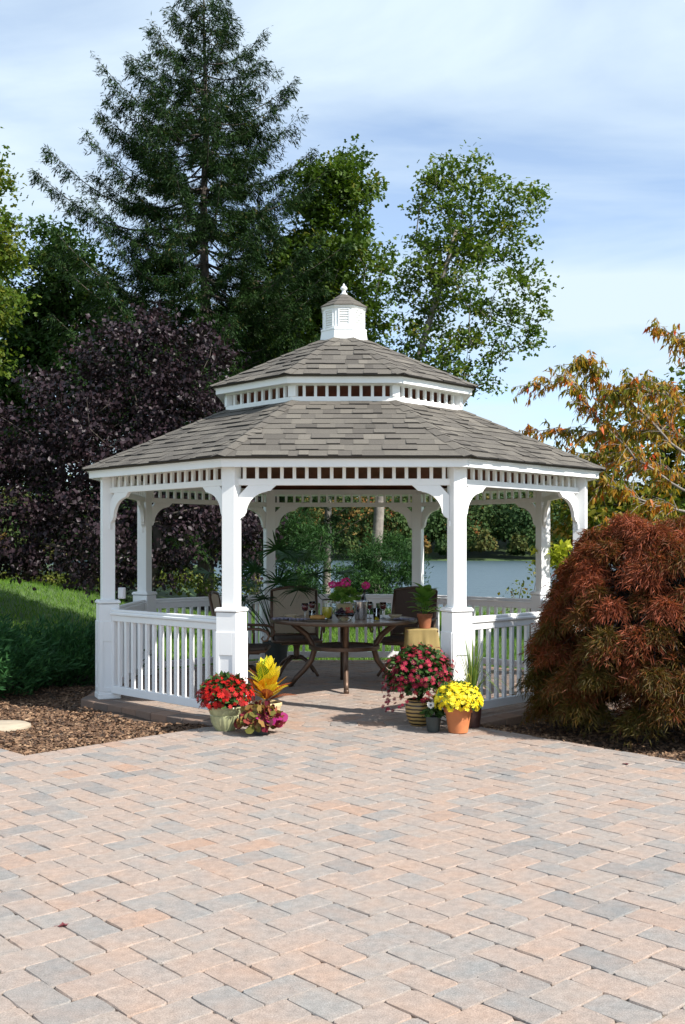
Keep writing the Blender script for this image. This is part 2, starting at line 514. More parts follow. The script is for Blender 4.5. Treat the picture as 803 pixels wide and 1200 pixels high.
# ------------------------------------------------------------------ patio of tumbled pavers laid herringbone
def clip_half(poly, p0, nrm2):
    """keep the side where (p-p0).n >= 0"""
    out = []
    for i in range(len(poly)):
        a, b = poly[i], poly[(i + 1) % len(poly)]
        da = (a[0] - p0[0]) * nrm2[0] + (a[1] - p0[1]) * nrm2[1]
        db = (b[0] - p0[0]) * nrm2[0] + (b[1] - p0[1]) * nrm2[1]
        if da >= 0: out.append(a)
        if (da >= 0) != (db >= 0):
            t = da / (da - db)
            out.append((a[0] + t * (b[0] - a[0]), a[1] + t * (b[1] - a[1])))
    return out
def parea(p):
    return 0.5 * sum(p[i][0] * p[(i + 1) % len(p)][1] - p[(i + 1) % len(p)][0] * p[i][1] for i in range(len(p)))
def side_n(a, b, inside):
    n_ = (-(b[1] - a[1]), b[0] - a[0])
    s = (inside[0] - a[0]) * n_[0] + (inside[1] - a[1]) * n_[1]
    return n_ if s > 0 else (-n_[0], -n_[1])

def paver_shape(mb, poly, z, gap=.0012, cham=.0035, depth=.03, jit=.0036, rnd=None, org=(0, 0), tilt=.0028):
    """one tumbled block: jittered outline, sloped shoulders, straight sides"""
    if parea(poly) < 0: poly = poly[::-1]
    cx = sum(p[0] for p in poly) / len(poly); cy = sum(p[1] for p in poly) / len(poly)
    pts = []
    for i in range(len(poly)):
        a, b = poly[i], poly[(i + 1) % len(poly)]
        L = math.hypot(b[0] - a[0], b[1] - a[1])
        if L < .012: continue
        d = ((b[0] - a[0]) / L, (b[1] - a[1]) / L)
        c = min(.013, L * .2)
        pts.append((a[0] + d[0] * c, a[1] + d[1] * c))
        if L > .1: pts.append(((a[0] + b[0]) / 2, (a[1] + b[1]) / 2))
        pts.append((b[0] - d[0] * c, b[1] - d[1] * c))
    if len(pts) < 3: return False
    out, inn = [], []
    for p in pts:
        r = math.hypot(p[0] - cx, p[1] - cy) + 1e-9
        j = random.uniform(-jit, jit)
        o = (r - gap + j) / r
        k = max(.2, (r - gap + j - cham * random.uniform(.7, 1.4)) / r)
        out.append((cx + (p[0] - cx) * o, cy + (p[1] - cy) * o))
        inn.append((cx + (p[0] - cx) * k, cy + (p[1] - cy) * k))
    n = len(pts)
    tx, ty, dz = random.uniform(-tilt, tilt) / .1, random.uniform(-tilt, tilt) / .1, random.uniform(-.002, .002)
    zt = lambda p: z + dz + (p[0] - cx) * tx * .3 + (p[1] - cy) * ty * .3
    V = [(p[0] - org[0], p[1] - org[1], zt(p)) for p in inn] + [(p[0] - org[0], p[1] - org[1], zt(p) - .006) for p in out] + \
        [(p[0] - org[0], p[1] - org[1], z - depth) for p in out]
    F = [tuple(range(n))]
    for i in range(n):
        j = (i + 1) % n
        F += [(i + n, j + n, j, i), (i + 2 * n, j + 2 * n, j + n, i + n)]
    mb.cur = random.random() if rnd is None else rnd
    mb.add(V, F)
    return True

def herringbone(L, W, ang, org, bounds):
    ca, sa = math.cos(ang), math.sin(ang)
    res = []
    x0, x1, y0, y1 = bounds
    Rm = max(abs(x0 - org[0]), abs(x1 - org[0]), abs(y0 - org[1]), abs(y1 - org[1])) * 1.5
    N1 = int(Rm / W) + 2; N2 = int(Rm / L) + 2
    for n_ in range(-N2, N2 + 1):
        for k in range(-N1, N1 + 1):
            bx, by = k * W + n_ * L, k * W - n_ * L
            for rect in (((bx, by), (bx + L, by), (bx + L, by + W), (bx, by + W)),
                         ((bx + L, by + W - L), (bx + L + W, by + W - L), (bx + L + W, by + W), (bx + L, by + W))):
                P = [(org[0] + ca * p[0] - sa * p[1], org[1] + sa * p[0] + ca * p[1]) for p in rect]
                cx = sum(p[0] for p in P) / 4; cy = sum(p[1] for p in P) / 4
                if x0 < cx < x1 and y0 < cy < y1: res.append(P)
    return res

PL, PW, PA = .236, .157, R_(42)
plA, plB = (GX - 1.121, 9.223), (-2.38, 7.90)       # edge along the left bed
plC = (-5.2, 10.72)                                 # then back along the walk
prA, prB = (GX + 1.121, 9.223), (2.52, 7.62)        # edge along the right bed
nA = side_n(plA, plB, (0, 6)); nB = side_n(plB, plC, (-5, 6)); nC = side_n(prA, prB, (0, 6))
nF = (0, -1)
pat = tag(empty('patio', (0, 0, 0)), 'sunlit pink and grey paver patio laid in herringbone', kind='structure')
jm = MB(); jm.add([(-7, -3, -.011), (7, -3, -.011), (7, 5, -.011), (prB[0] + 3.5, 4.2, -.011), (prB[0], prB[1], -.011), (prA[0], prA[1], -.011), (plA[0], plA[1], -.011), (plB[0], plB[1], -.011), (plC[0], plC[1], -.011), (-7, 10.7, -.011)],
                  [tuple(range(10))])
jm.build('joint_bed', M['joint'], pat)
cands, rest = [], []
for P in herringbone(PL, PW, PA, (0.1, 4.0), (-5.4, 5.4, -.5, 11)):
    pieces = []
    q = clip_half(clip_half(clip_half(P, plA, nA), prA, nC), (0, 9.222), nF)
    if len(q) > 2: pieces.append(q)
    q = clip_half(clip_half(P, plA, (-nA[0], -nA[1])), plB, nB)
    if len(q) > 2: pieces.append(q)
    for q in pieces:
        if abs(parea(q)) < .002: continue
        cx = sum(p[0] for p in q) / len(q); cy = sum(p[1] for p in q) / len(q)
        if cy > .5:
            px = CX + cx * FPX / cy; py = HOR + CAMH * FPX / cy
            vis = -15 < px < 818 and py < 1215
        else: vis = False
        (cands if vis else rest).append((cy, cx, q))
cands.sort(key=lambda t: t[0])
def paver_rnd():
    r = random.random()
    return random.uniform(0, .14) if r < .13 else random.uniform(.14, .34) if r < .34 else random.uniform(.34, .92) if r < .94 else random.uniform(.92, 1)
for cy, cx, q in cands[:300]:
    b = MB()
    if paver_shape(b, q, 0, rnd=paver_rnd(), org=(cx, cy)):
        # materials read world position, so the block keeps its own grain
        b.build('paver', M['paver'], pat, (cx, cy, 0))
fb = MB()
for cy, cx, q in cands[300:] + rest:
    paver_shape(fb, q, 0, rnd=paver_rnd())
tag(fb.build('paver_field', M['paver'], pat), kind='stuff')

# gazebo platform: octagon with an edging course
RPL = 2.93
plat = tag(empty('gazebo_floor', (GX, GY, 0)), 'octagonal paver floor under the white gazebo', kind='structure')
cor = [(RPL * math.cos(R_(22.5 + 45 * k)), RPL * math.sin(R_(22.5 + 45 * k))) for k in range(8)]
sb = MB(); sb.lathe([(0.01, -.014), (RPL - .012, -.014), (RPL - .012, -.2), (0.01, -.2)], 8, R_(22.5), close=False)
sb.build('slab', M['joint'], plat)
BW = .2
for k in range(8):
    a0 = R_(22.5 + 45 * k); a1 = a0 + R_(45)
    o0 = Vector((math.cos(a0), math.sin(a0))) * RPL; o1 = Vector((math.cos(a1), math.sin(a1))) * RPL
    i0 = o0 * ((RPL - BW / .924) / RPL); i1 = o1 * ((RPL - BW / .924) / RPL)
    nb = 9
    for j in range(nb):
        t0, t1 = j / nb, (j + 1) / nb
        q = [tuple(o0.lerp(o1, t0)), tuple(o0.lerp(o1, t1)), tuple(i0.lerp(i1, t1)), tuple(i0.lerp(i1, t0))]
        cx = sum(p[0] for p in q) / 4; cy = sum(p[1] for p in q) / 4
        b = MB(); paver_shape(b, q, .004, depth=.105, rnd=random.random(), org=(cx, cy), tilt=.001)
        b.build('edging_paver', M['edgepaver'] if k not in (5,) else M['paver'], plat, (cx, cy, 0))
fl = MB()
RI = RPL - BW / .924
for P in herringbone(PL, PW, R_(45), (0.03, 0.02), (-3, 3, -3, 3)):
    q = P
    for k in range(8):
        a = R_(45 * k); ap = RI * math.cos(R_(22.5))
        q = clip_half(q, (ap * math.cos(a), ap * math.sin(a)), (-math.cos(a), -math.sin(a)))
        if len(q) < 3: break
    if len(q) > 2 and abs(parea(q)) > .002: paver_shape(fl, q, 0, rnd=random.uniform(.3, 1))
tag(fl.build('floor_pavers', M['paver'], plat), kind='stuff')

# ------------------------------------------------------------------ gazebo
RP, SIDE = 2.65, 2.65 * 2 * math.sin(R_(22.5))
APO = RP * math.cos(R_(22.5))
gz = empty('gazebo', (GX, GY, 0))
tag(gz, 'white octagonal gazebo with grey shingled double roof and cupola', 'gazebo')
# posts
pm = MB(); pm.box((0, 0, 1.65), (.13, .13, 1.30), bev=.004)
post_me = pm.mesh('post', M['white'])
pd = MB()
pd.box((0, 0, .5), (.205, .205, .96), bev=.004)
pd.box((0, 0, .999), (.228, .228, .026), bev=.006); pd.box((0, 0, 1.017), (.206, .206, .012), bev=.004)
pd.box((0, 0, .035), (.232, .232, .062), bev=.008); pd.box((0, 0, .074), (.222, .222, .016), bev=.006)
ped_me = pd.mesh('pedestal', M['white'])
# raised frame round a sunk panel on each pedestal face
fr = MB()
for s in (-1, 1):
    fr.box((s * .0835, 0, .445), (.036, .009, .72), bev=.002)
fr.box((0, 0, .7025), (.131, .009, .205), bev=.002)
fr.box((0, 0, .105), (.131, .009, .04), bev=.002)
fr_me = fr.mesh('panel_frame', M['white'])
for k in range(8):
    a = R_(22.5 + 45 * k)
    p = link('post', post_me, gz, (RP * math.cos(a), RP * math.sin(a), 0), a)
    link('pedestal', ped_me, p)
    for j in range(4):
        aj = j * math.pi / 2
        link('panel_frame', fr_me, p, (.1068 * math.cos(aj - math.pi / 2), .1068 * math.sin(aj - math.pi / 2), 0), aj)
# railings, valances and brackets, face by face (x outwards, y along the face)
HL = SIDE / 2 - .10
rm = MB()
rm.box((0, 0, .885), (.085, HL * 2, .032), bev=.008); rm.box((0, 0, .838), (.05, HL * 2, .062), bev=.004); rm.box((0, 0, .915), (.06, HL * 2, .028), bev=.01)
rm.box((0, 0, .105), (.05, HL * 2, .08), bev=.004)
for s in (-1, 1): rm.box((0, s * (HL - .005), .48), (.04, .07, .67), bev=.003)
rail_me = rm.mesh('railing', M['white'])
bl = MB(); bl.box((0, 0, .476), (.036, .036, .662), bev=.003)
bal_me = bl.mesh('baluster', M['white'])
VB, VT = 2.12, 2.29
vm = MB()
HV = SIDE / 2 - .062
vm.box((0, 0, VB + .03), (.042, HV * 2, .06), bev=.004); vm.box((0, 0, VT + .03), (.05, HV * 2, .07), bev=.003)
val_me = vm.mesh('valance', M['white'])
sp = MB(); sp.box((0, 0, VB + .115), (.032, .031, .115), bev=.002)
spin_me = sp.mesh('spindle', M['white'])
def bracket_mesh(s):
    P = [(0.085, 0), (.335, 0), (.30, -.03), (.285, -.048), (.255, -.052)]
    for i in range(0, 10):
        t = R_(98 + 78 * i / 9)
        P.append((.27 + .205 * math.cos(t), -.262 + .205 * math.sin(t)))
    P += [(.058, -.255), (.05, -.275), (.012, -.30), (.0, -.345), (0, -.09)]
    b = MB()
    b.prism([(s * (SIDE / 2 - .068 - u), VB + z) for u, z in P], 0, -.019, .019)
    # little foot block on the post
    b.box((0, s * (SIDE / 2 - .066), VB - .345), (.05, .02, .05), bev=.004)
    return b.mesh('bracket', M['white'])
br_me = [bracket_mesh(-1), bracket_mesh(1)]
NB, NS = 14, 17
for k in range(8):
    a = R_(45 * k)
    loc = (APO * math.cos(a), APO * math.sin(a), 0)
    if k != 6:
        r = link('railing', rail_me, gz, loc, a)
        for j in range(NB):
            link('baluster', bal_me, r, (0, -HL + .03 + (HL * 2 - .06) * (j + .8) / (NB + .6), 0))
    v = link('valance', val_me, gz, loc, a)
    for j in range(NS):
        link('spindle', spin_me, v, (0, -HV + HV * 2 * (j + .5) / NS, 0))
    for b_ in br_me: link('bracket', b_, v)

# roofs
def ring(name, prof, mat, parent, n=8):
    b = MB(); b.lathe(prof, n, R_(22.5), close=True)
    return b.build(name, mat, parent)
RE, ZE, RI2, ZI = 2.875, 2.372, 1.36, 3.05
RU, ZU, RC, ZC = 1.525, 3.30, .27, 3.885
def deck(name, ro, zo, ri, zi, mat, parent, dz):
    b = MB(); b.lathe([(ro, zo + dz), (ri, zi + dz)], 8, R_(22.5))
    return b.build(name, mat, parent)
roof = ring('roof', [(RE, ZE), (RI2 - .02, ZI + .009), (RI2 - .02, ZI - .02), (RE, ZE - .028)], M['shingle'], gz)
deck('ceiling', RE - .12, ZE, RI2 + .04, ZI, M['wood_ceiling'], roof, -.0)
bpy.data.objects['ceiling'].location.z = -.05
ring('fascia', [(RE - .012, ZE - .006), (RE - .012, ZE - .034), (RE - .030, ZE - .038), (RE - .034, ZE - .060), (RE - .034, ZE - .098), (RE - .055, ZE - .098), (RE - .055, ZE - .006)], M['white'], roof)
ring('soffit', [(RE - .054, ZE - .078), (RE - .054, ZE - .090), (RP - .05, ZE - .075), (RP - .05, ZE - .063)], M['white'], roof)
ring('top_beam', [(RP + .065, 2.352), (RP + .065, 2.285), (RP - .06, 2.285), (RP - .06, 2.352)], M['white'], roof)
roof2 = ring('clerestory_roof', [(RU, ZU), (RC - .02, ZC + .009), (RC - .02, ZC - .02), (RU, ZU - .028)], M['shingle'], gz)
deck('ceiling', RU - .1, ZU, RC, ZC, M['wood_ceiling'], roof2, 0).location.z = -.05
ring('fascia', [(RU - .010, ZU - .006), (RU - .010, ZU - .030), (RU - .026, ZU - .034), (RU - .030, ZU - .052), (RU - .030, ZU - .088), (RU - .05, ZU - .088), (RU - .05, ZU - .006)], M['white'], roof2)
ring('soffit', [(RU - .049, ZU - .072), (RU - .049, ZU - .082), (1.30, ZU - .082), (1.30, ZU - .072)], M['white'], roof2)
RN = 1.385
neck = ring('clerestory', [(RN, 3.09), (RN, 3.028), (RN - .06, 3.028), (RN - .06, 3.09)], M['white'], gz)
ring('top_plate', [(RN + .002, 3.235), (RN + .002, 3.205), (RN - .06, 3.205), (RN - .06, 3.235)], M['white'], neck)
ns_me = MB(); ns_me.box((0, 0, 3.1475), (.03, .03, .117), bev=.002); ns_me = ns_me.mesh('spindle', M['white'])
nc_me = MB(); nc_me.box((0, 0, 3.1475), (.07, .085, .117), bev=.003); nc_me = nc_me.mesh('corner_block', M['white'])
for k in range(8):
    a = R_(45 * k); ap = (RN - .03) * math.cos(R_(22.5)); hl = (RN - .03) * math.sin(R_(22.5))
    for j in range(8):
        y = -hl + 2 * hl * (j + 1) / 9
        link('spindle', ns_me, neck, (ap * math.cos(a) - y * math.sin(a), ap * math.sin(a) + y * math.cos(a), 0), a)
    a2 = R_(22.5 + 45 * k)
    link('corner_block', nc_me, neck, ((RN - .035) * math.cos(a2), (RN - .035) * math.sin(a2), 0), a2)

def shingles(parent, ro, zo, ri, zi, rows, indiv_faces, over=.03):
    """courses of laminated tabs, trimmed at the hips"""
    rest = MB(); count = 0
    c8, s8 = math.cos(R_(22.5)), math.sin(R_(22.5))
    ao, ai = (ro + over) * c8, ri * c8
    slope = math.hypot(ao - ai, zi - zo); dzs = over * (zi - zo) / (ro - ri)
    un = Vector((zi - zo, ao - ai)).normalized()          # normal in (out, up)
    for k in (6, 5, 7, 0, 1, 2, 3, 4):
        a = R_(45 * k); ca, sa = math.cos(a), math.sin(a)
        def P(u, v, lift):
            r = ao + (ai - ao) * v; z = (zo - dzs) + (zi - zo + dzs) * v
            r += un.x * lift; z += un.y * lift
            return Vector((r * ca - u * sa, r * sa + u * ca, z))
        half = lambda v: (ao + (ai - ao) * v) / c8 * s8
        for i in range(rows):
            v0, v1 = i / rows, min(1.0, (i + 1.18) / rows)
            h0, h1 = half(v0), half(v1)
            u = -h0 - random.uniform(0, .15)
            while u < h0:
                w = random.choice((.09, .12, .14, .14, .17, .20))
                e = u + w
                A0, A1 = max(u, -h0), min(e, h0)
                B0, B1 = min(max(u, -h1), h1), max(min(e, h1), -h1)
                u = e
                if A1 - A0 < .02: continue
                t = random.choice((.007, .012, .012, .019))
                q = random.uniform(-.006, .006) / slope
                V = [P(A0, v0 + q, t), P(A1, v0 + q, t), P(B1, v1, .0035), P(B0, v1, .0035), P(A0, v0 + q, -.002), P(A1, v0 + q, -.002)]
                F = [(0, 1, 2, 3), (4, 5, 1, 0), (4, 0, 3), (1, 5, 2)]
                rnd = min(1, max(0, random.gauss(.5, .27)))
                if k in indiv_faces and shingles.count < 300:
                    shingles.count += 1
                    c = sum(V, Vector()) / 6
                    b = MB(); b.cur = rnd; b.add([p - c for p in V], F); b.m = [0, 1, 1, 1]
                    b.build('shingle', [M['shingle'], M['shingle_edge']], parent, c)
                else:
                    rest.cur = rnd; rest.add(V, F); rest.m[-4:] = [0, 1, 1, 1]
        # hip caps
    cb = []
    for k in range(8):
        a = R_(22.5 + 45 * k); d = Vector((math.cos(a), math.sin(a), 0)); t = Vector((-math.sin(a), math.cos(a), 0))
        p0 = d * (ro + over) + Vector((0, 0, zo - dzs)); p1 = d * ri + Vector((0, 0, zi))
        n = max(4, int((p1 - p0).length / .17))
        ax = (p1 - p0).normalized(); up = t.cross(ax)
        if up.z < 0: up = -up
        drop = .021
        for j in range(n):
            q0, q1 = p0.lerp(p1, j / n), p0.lerp(p1, min(1, (j + 1.15) / n))
            V = []
            for q, lf in ((q0, .022), (q1, .014)):
                for s, dd in ((-1, drop), (0, 0), (1, drop)):
                    V.append(q + t * s * .075 + up * (lf - dd))
            for s, dd in ((-1, drop), (0, 0), (1, drop)): V.append(q0 + t * s * .075 + up * (.012 - dd))
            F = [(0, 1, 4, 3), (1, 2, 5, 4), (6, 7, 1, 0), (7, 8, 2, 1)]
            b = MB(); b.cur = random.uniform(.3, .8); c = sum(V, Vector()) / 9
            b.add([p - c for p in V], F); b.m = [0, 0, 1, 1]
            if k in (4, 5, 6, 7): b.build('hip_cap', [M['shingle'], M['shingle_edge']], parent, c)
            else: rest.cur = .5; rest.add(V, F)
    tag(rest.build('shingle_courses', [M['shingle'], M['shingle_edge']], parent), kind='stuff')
shingles.count = 0
shingles(roof, RE, ZE, RI2, ZI, 11, (6, 5, 7))
shingles(roof2, RU, ZU, RC, ZC, 8, ())

# cupola
cp = ring('cupola', [(.245, 3.99), (.245, 4.255), (.2, 4.255), (.2, 3.99)], M['white'], gz)
ring('base', [(.292, 3.855), (.272, 3.985), (.279, 3.988), (.279, 4.006), (.255, 4.016), (.2, 4.016), (.2, 3.855)], M['white'], cp)
ring('cornice', [(.252, 4.228), (.272, 4.246), (.272, 4.262), (.2, 4.262), (.2, 4.228)], M['white'], cp)
for k in range(8):
    a = R_(45 * k); ap = .245 * math.cos(R_(22.5))
    b = MB()
    for s in (-1, 1): b.box((.006, s * .0585, .105), (.014, .012, .175), bev=.001)
    b.box((.006, 0, .2), (.014, .129, .014), bev=.001); b.box((.006, 0, .014), (.014, .129, .014), bev=.001)
    fo = b.build('louver_frame', M['white'], cp, (ap * math.cos(a), ap * math.sin(a), 4.018), a)
    for j in range(6):
        b2 = MB(); b2.box((.005, 0, .037 + j * .0275), (.014, .105, .006), Matrix.Rotation(R_(38), 3, 'Y'))
        o = b2.build('louver', M['white'], cp, (ap * math.cos(a), ap * math.sin(a), 4.018), a)
b = MB(); b.cur = .35
b.lathe([(.285, 4.256), (.285, 4.266), (.21, 4.312), (.21, 4.318), (.13, 4.362), (.13, 4.368), (.045, 4.425), (.045, 4.255)], 8, R_(22.5))
b.build('cap_roof', M['shingle'], cp)
b = MB(); b.lathe([(.038, 4.42), (.042, 4.432), (.022, 4.45), (.02, 4.475), (.036, 4.485), (.04, 4.50), (.03, 4.515), (.012, 4.528), (.005, 4.552), (0.001, 4.556)], 16)
b.build('finial', M['white'], cp, smooth=True)
# outlet box on a side post
b = MB(); b.box((0, 0, 0), (.07, .045, .115), bev=.006); b.box((0, -.026, 0), (.05, .008, .09), bev=.003)
pl = at(143, 695, 10.86)
b.build('outlet_box', M['outlet'], gz, (pl.x - GX, pl.y - GY, pl.z), R_(-10))

# ------------------------------------------------------------------ beds: mulch, chips, stepping stone
def in_left_bed(x, y):
    a = (x - plA[0]) * nA[0] + (y - plA[1]) * nA[1] < 0
    b_ = (x - plB[0]) * nB[0] + (y - plB[1]) * nB[1] < 0
    return a & b_
def in_right_bed(x, y):
    return (x - prA[0]) * nC[0] + (y - prA[1]) * nC[1] < 0
def seg_dist(x, y, a, b):
    ax, ay = a; dx, dy = b[0] - ax, b[1] - ay
    t = np.clip(((x - ax) * dx + (y - ay) * dy) / (dx * dx + dy * dy), 0, 3.0)
    return np.hypot(x - ax - t * dx, y - ay - t * dy)
def bed_h(x, y):
    x = np.asarray(x, float); y = np.asarray(y, float)
    d = np.minimum(seg_dist(x, y, plA, plB), seg_dist(x, y, prA, prB))
    d = np.minimum(d, seg_dist(x, y, plB, plC))
    h = -.020 - .048 * sst(0, .7, d)
    h = h + .010 * np.sin(x * 5.1 + y * 3) + .010 * np.sin(x * 2.3 - y * 6.1)
    g = ground_h(x, y)
    far = sst(12.6, 13.6, y)
    return np.maximum(h, g + .03) * (1 - far) + (g - .05) * far
def bed_sheet(name, x0, x1, y0, y1, test, label):
    nx, ny = int((x1 - x0) / .09), int((y1 - y0) / .09)
    V, F = [], []
    X = np.linspace(x0, x1, nx); Y = np.linspace(y0, y1, ny)
    XX, YY = np.meshgrid(X, Y)
    H = bed_h(XX, YY)
    keep = test(XX, YY)
    # cells that straddle the patio edge slip under the pavers
    H = np.where(keep, H, -.04)
    me = grid_mesh(name, X, Y, lambda a, b: H, M['mulch'])
    bm = bmesh.new(); bm.from_mesh(me)
    kk = keep.reshape(-1); bm.verts.ensure_lookup_table()
    bmesh.ops.delete(bm, geom=[f for f in bm.faces if not any(kk[v.index] for v in f.verts)], context='FACES')
    bm.to_mesh(me); bm.free()
    return tag(link(name, me), label, kind='structure')
bed_sheet('mulch_bed', -8.5, -1.0, 7.7, 13.6, in_left_bed, 'brown bark mulch bed left of the gazebo')
bed_sheet('mulch_bed', 1.0, 7.5, 4.5, 13.6, in_right_bed, 'shaded bark mulch bed under the red maple')
def chips(n, x0, x1, y0, y1, test, name, label):
    x = rng.uniform(x0, x1, n); y = y0 + (y1 - y0) * rng.uniform(0, 1, n) ** 1.5
    ok = test(x, y) & (np.hypot(x - GX, y - GY) > RPL * .97)
    x, y = x[ok], y[ok]; n = len(x)
    pos = np.stack([x, y, bed_h(x, y) + rng.uniform(.002, .012, n)], -1)
    zd = nrm(rng.normal(size=(n, 3)) * .45 + [0, 0, 1])
    yd = rand_dirs(n) * [1, 1, .25]
    o = link(name, leaf_mesh(name, T_CHIP, pos, yd, zd, rng.uniform(.016, .05, n), rng.beta(1.6, 2.2, n), M['chips'], rng.uniform(.25, .6, n)))
    tag(o, label, kind='stuff')
chips(60000, -6.5, -1.1, 7.85, 12.3, in_left_bed, 'mulch_chips', 'loose bark chips over the left bed')
chips(30000, 1.1, 4.6, 6.0, 10.6, in_right_bed, 'mulch_chips', 'loose bark chips under the red maple')
q = at(0, 845, CAMH * FPX / (845 - HOR))
b = MB(); b.lathe([(.001, .035), (.24, .035), (.262, .026), (.268, .0), (.262, -.04)], 28, mod=lambda r, z, a: r * (1 + .02 * math.sin(3 * a) + .012 * math.sin(7 * a)))
o = b.build('stepping_stone', M['steppingstone'], None, (q.x - .0, q.y, float(bed_h(q.x, q.y)) + .01), smooth=False, autosm=40)
tag(o, 'round tan stepping stone lying in the mulch at left', 'stone')

# ------------------------------------------------------------------ trees
def grow_tree(name, label, base, trunk_pts, trunk_r, targets, bark, crown_mesh_fn, group=None, tip_r=.012, cat='tree', sides=6, sag=.0):
    """trunk along trunk_pts, limbs grown to every cluster of leaves"""
    root = empty(name, base)
    tag(root, label, cat, group)
    B = np.array(base, float)
    nodes, par = [], []
    tp = [Vector(p) for p in trunk_pts]
    seg = []
    for i in range(len(tp) - 1):
        m = max(2, int((tp[i + 1] - tp[i]).length / .7))
        for j in range(m): seg.append(tp[i].lerp(tp[i + 1], j / m))
    seg.append(tp[-1])
    for i, p in enumerate(seg): nodes.append(np.array(p)); par.append(i - 1)
    ntr = len(nodes)
    lo = int(ntr * .3)
    T = np.array(targets)
    start = np.array(tp[-1])
    mid = nodes[int(ntr * .6)]
    order = np.argsort(np.linalg.norm(T - mid, axis=1))
    for i in order:
        t = T[i]
        A = np.array(nodes)
        d = np.linalg.norm(A - t, axis=1)
        up = np.maximum(0, A[:, 2] - t[2] + .1)
        cost = d + 1.2 * up
        cost[:lo] += 50
        k = int(np.argmin(cost))
        L = np.linalg.norm(t - nodes[k])
        if L < .05: continue
        m = max(1, int(L / .8))
        prev = k; p0 = nodes[k]
        for j in range(1, m + 1):
            f = j / m
            p = p0 + (t - p0) * f
            if j < m: p = p + rng.normal(size=3) * L * .05 + np.array([0, 0, .10 * L * math.sin(f * math.pi)])
            nodes.append(p); par.append(prev); prev = len(nodes) - 1
    n = len(nodes)
    r = np.zeros(n)
    ch = [[] for _ in range(n)]
    for i in range(n):
        if par[i] >= 0: ch[par[i]].append(i)
    acc = np.zeros(n)
    for i in range(n - 1, -1, -1):
        acc[i] = max(acc[i], tip_r ** 2.4)
        if par[i] >= 0 and i >= ntr: acc[par[i]] += acc[i]
    for i in range(ntr - 2, -1, -1): acc[i] += acc[i + 1]
    r = acc ** (1 / 2.4)
    r = r * min(1.0, trunk_r / r[0]) if r[0] > trunk_r else r
    for i in range(ntr): r[i] = max(r[i], trunk_r * (1 - .75 * i / ntr))
    for i in range(ntr, n): r[i] = min(r[i], r[par[i]] * .85)
    mb = MB()
    mb.tube([nodes[i] - B for i in range(ntr)], [r[0] * 1.25] + list(r[1:ntr]), 10)
    done = set(range(ntr))
    for i in range(ntr, n):
        if i in done: continue
        chain = [par[i], i]; done.add(i)
        c = i
        while ch[c]:
            nx = max(ch[c], key=lambda q: acc[q])
            if nx in done: break
            done.add(nx); chain.append(nx); c = nx
        rr = [r[j] for j in chain]; rr[0] = min(rr[0], rr[1] * 1.3); rr[-1] = rr[-1] * .5
        mb.tube([nodes[j] - B for j in chain], rr, sides if rr[0] > .03 else 4, cap=False)
    mb.build('trunk', bark, root, smooth=True)
    N = np.array(nodes[ntr:]) if n > ntr else T
    link('crown', crown_mesh_fn(T - B, N - B), root)
    return root

def blob_targets(blobs, Y, dr, dens, shell=.45):
    """cluster centres inside pixel-sized ellipsoids standing at depth Y"""
    out = []
    for (px, py, rx, ry) in blobs:
        c = np.array(at(px, py, Y)); sx, sz = rx * Y / FPX, ry * Y / FPX
        sy = min(dr, max(sx, sz))
        n = max(3, int(dens * sx * sz * sy * 4.2))
        d = rand_dirs(n); rad = rng.uniform(0, 1, (n, 1)) ** shell
        out.append(c + d * rad * np.array([sx, sy, sz]))
    return np.concatenate(out)

def broad_crown(mat, tpl, per, sig, size, centre, up=.7, droop=.3, extra=0, flat=.6):
    def fn(T, N):
        src = T if extra == 0 else np.concatenate([T, N[rng.integers(0, len(N), extra)]])
        idx = np.repeat(np.arange(len(src)), per)
        n = len(idx)
        cs = rng.uniform(.55, 1.25, len(src))[idx][:, None]
        pos = src[idx] + rng.normal(size=(n, 3)) * sig * cs * [1, 1, flat]
        out = nrm(pos - np.array(centre))
        zd = nrm(rand_dirs(n) * .8 + out * .35 + [0, 0, up])
        yd = nrm(rand_dirs(n) + out * .5 - np.array([0, 0, droop]))
        crnd = rng.uniform(0, 1, len(src))[idx]
        rnd = np.clip(.5 * crnd + .5 * rng.uniform(0, 1, n), 0, 1)
        return leaf_mesh('crown', tpl, pos, yd, zd, rng.uniform(.7, 1.25, n) * size, rnd, mat)
    return fn

L_ = {}
L_['green'] = mat_leaf('maple_green', [(0, (.03, .06, .008)), (.5, (.055, .10, .011)), (.85, (.09, .135, .015)), (1, (.17, .13, .02))], .5, .3)
L_['dark'] = mat_leaf('dark_green', [(0, (.018, .042, .010)), (.6, (.035, .075, .014)), (.9, (.06, .085, .02)), (1, (.12, .06, .02))], .5, .25)
L_['light'] = mat_leaf('open_green', [(0, (.042, .08, .010)), (.5, (.075, .125, .015)), (.85, (.12, .16, .022)), (1, (.22, .17, .025))], .5, .35)
L_['yellow'] = mat_leaf('yellow_green', [(0, (.04, .085, .012)), (.5, (.085, .13, .016)), (1, (.20, .19, .025))], .5, .35)
L_['purple'] = mat_leaf('purple_leaf', [(0, (.013, .008, .010)), (.5, (.024, .014, .018)), (.9, (.042, .026, .032)), (1, (.075, .036, .038))], .42, .10, .22, 1.0)
L_['spruce'] = mat_leaf('spruce_needle', [(0, (.006, .020, .003)), (.6, (.015, .040, .006)), (.93, (.030, .064, .009)), (1, (.075, .06, .012))], .6, .12)
L_['pine'] = mat_leaf('pine_needle', [(0, (.010, .034, .008)), (.6, (.024, .068, .014)), (1, (.05, .105, .02))], .6, .15)
L_['juniper'] = mat_leaf('juniper_spray', [(0, (.016, .055, .018)), (.6, (.034, .105, .03)), (1, (.08, .18, .05))], .6, .15)
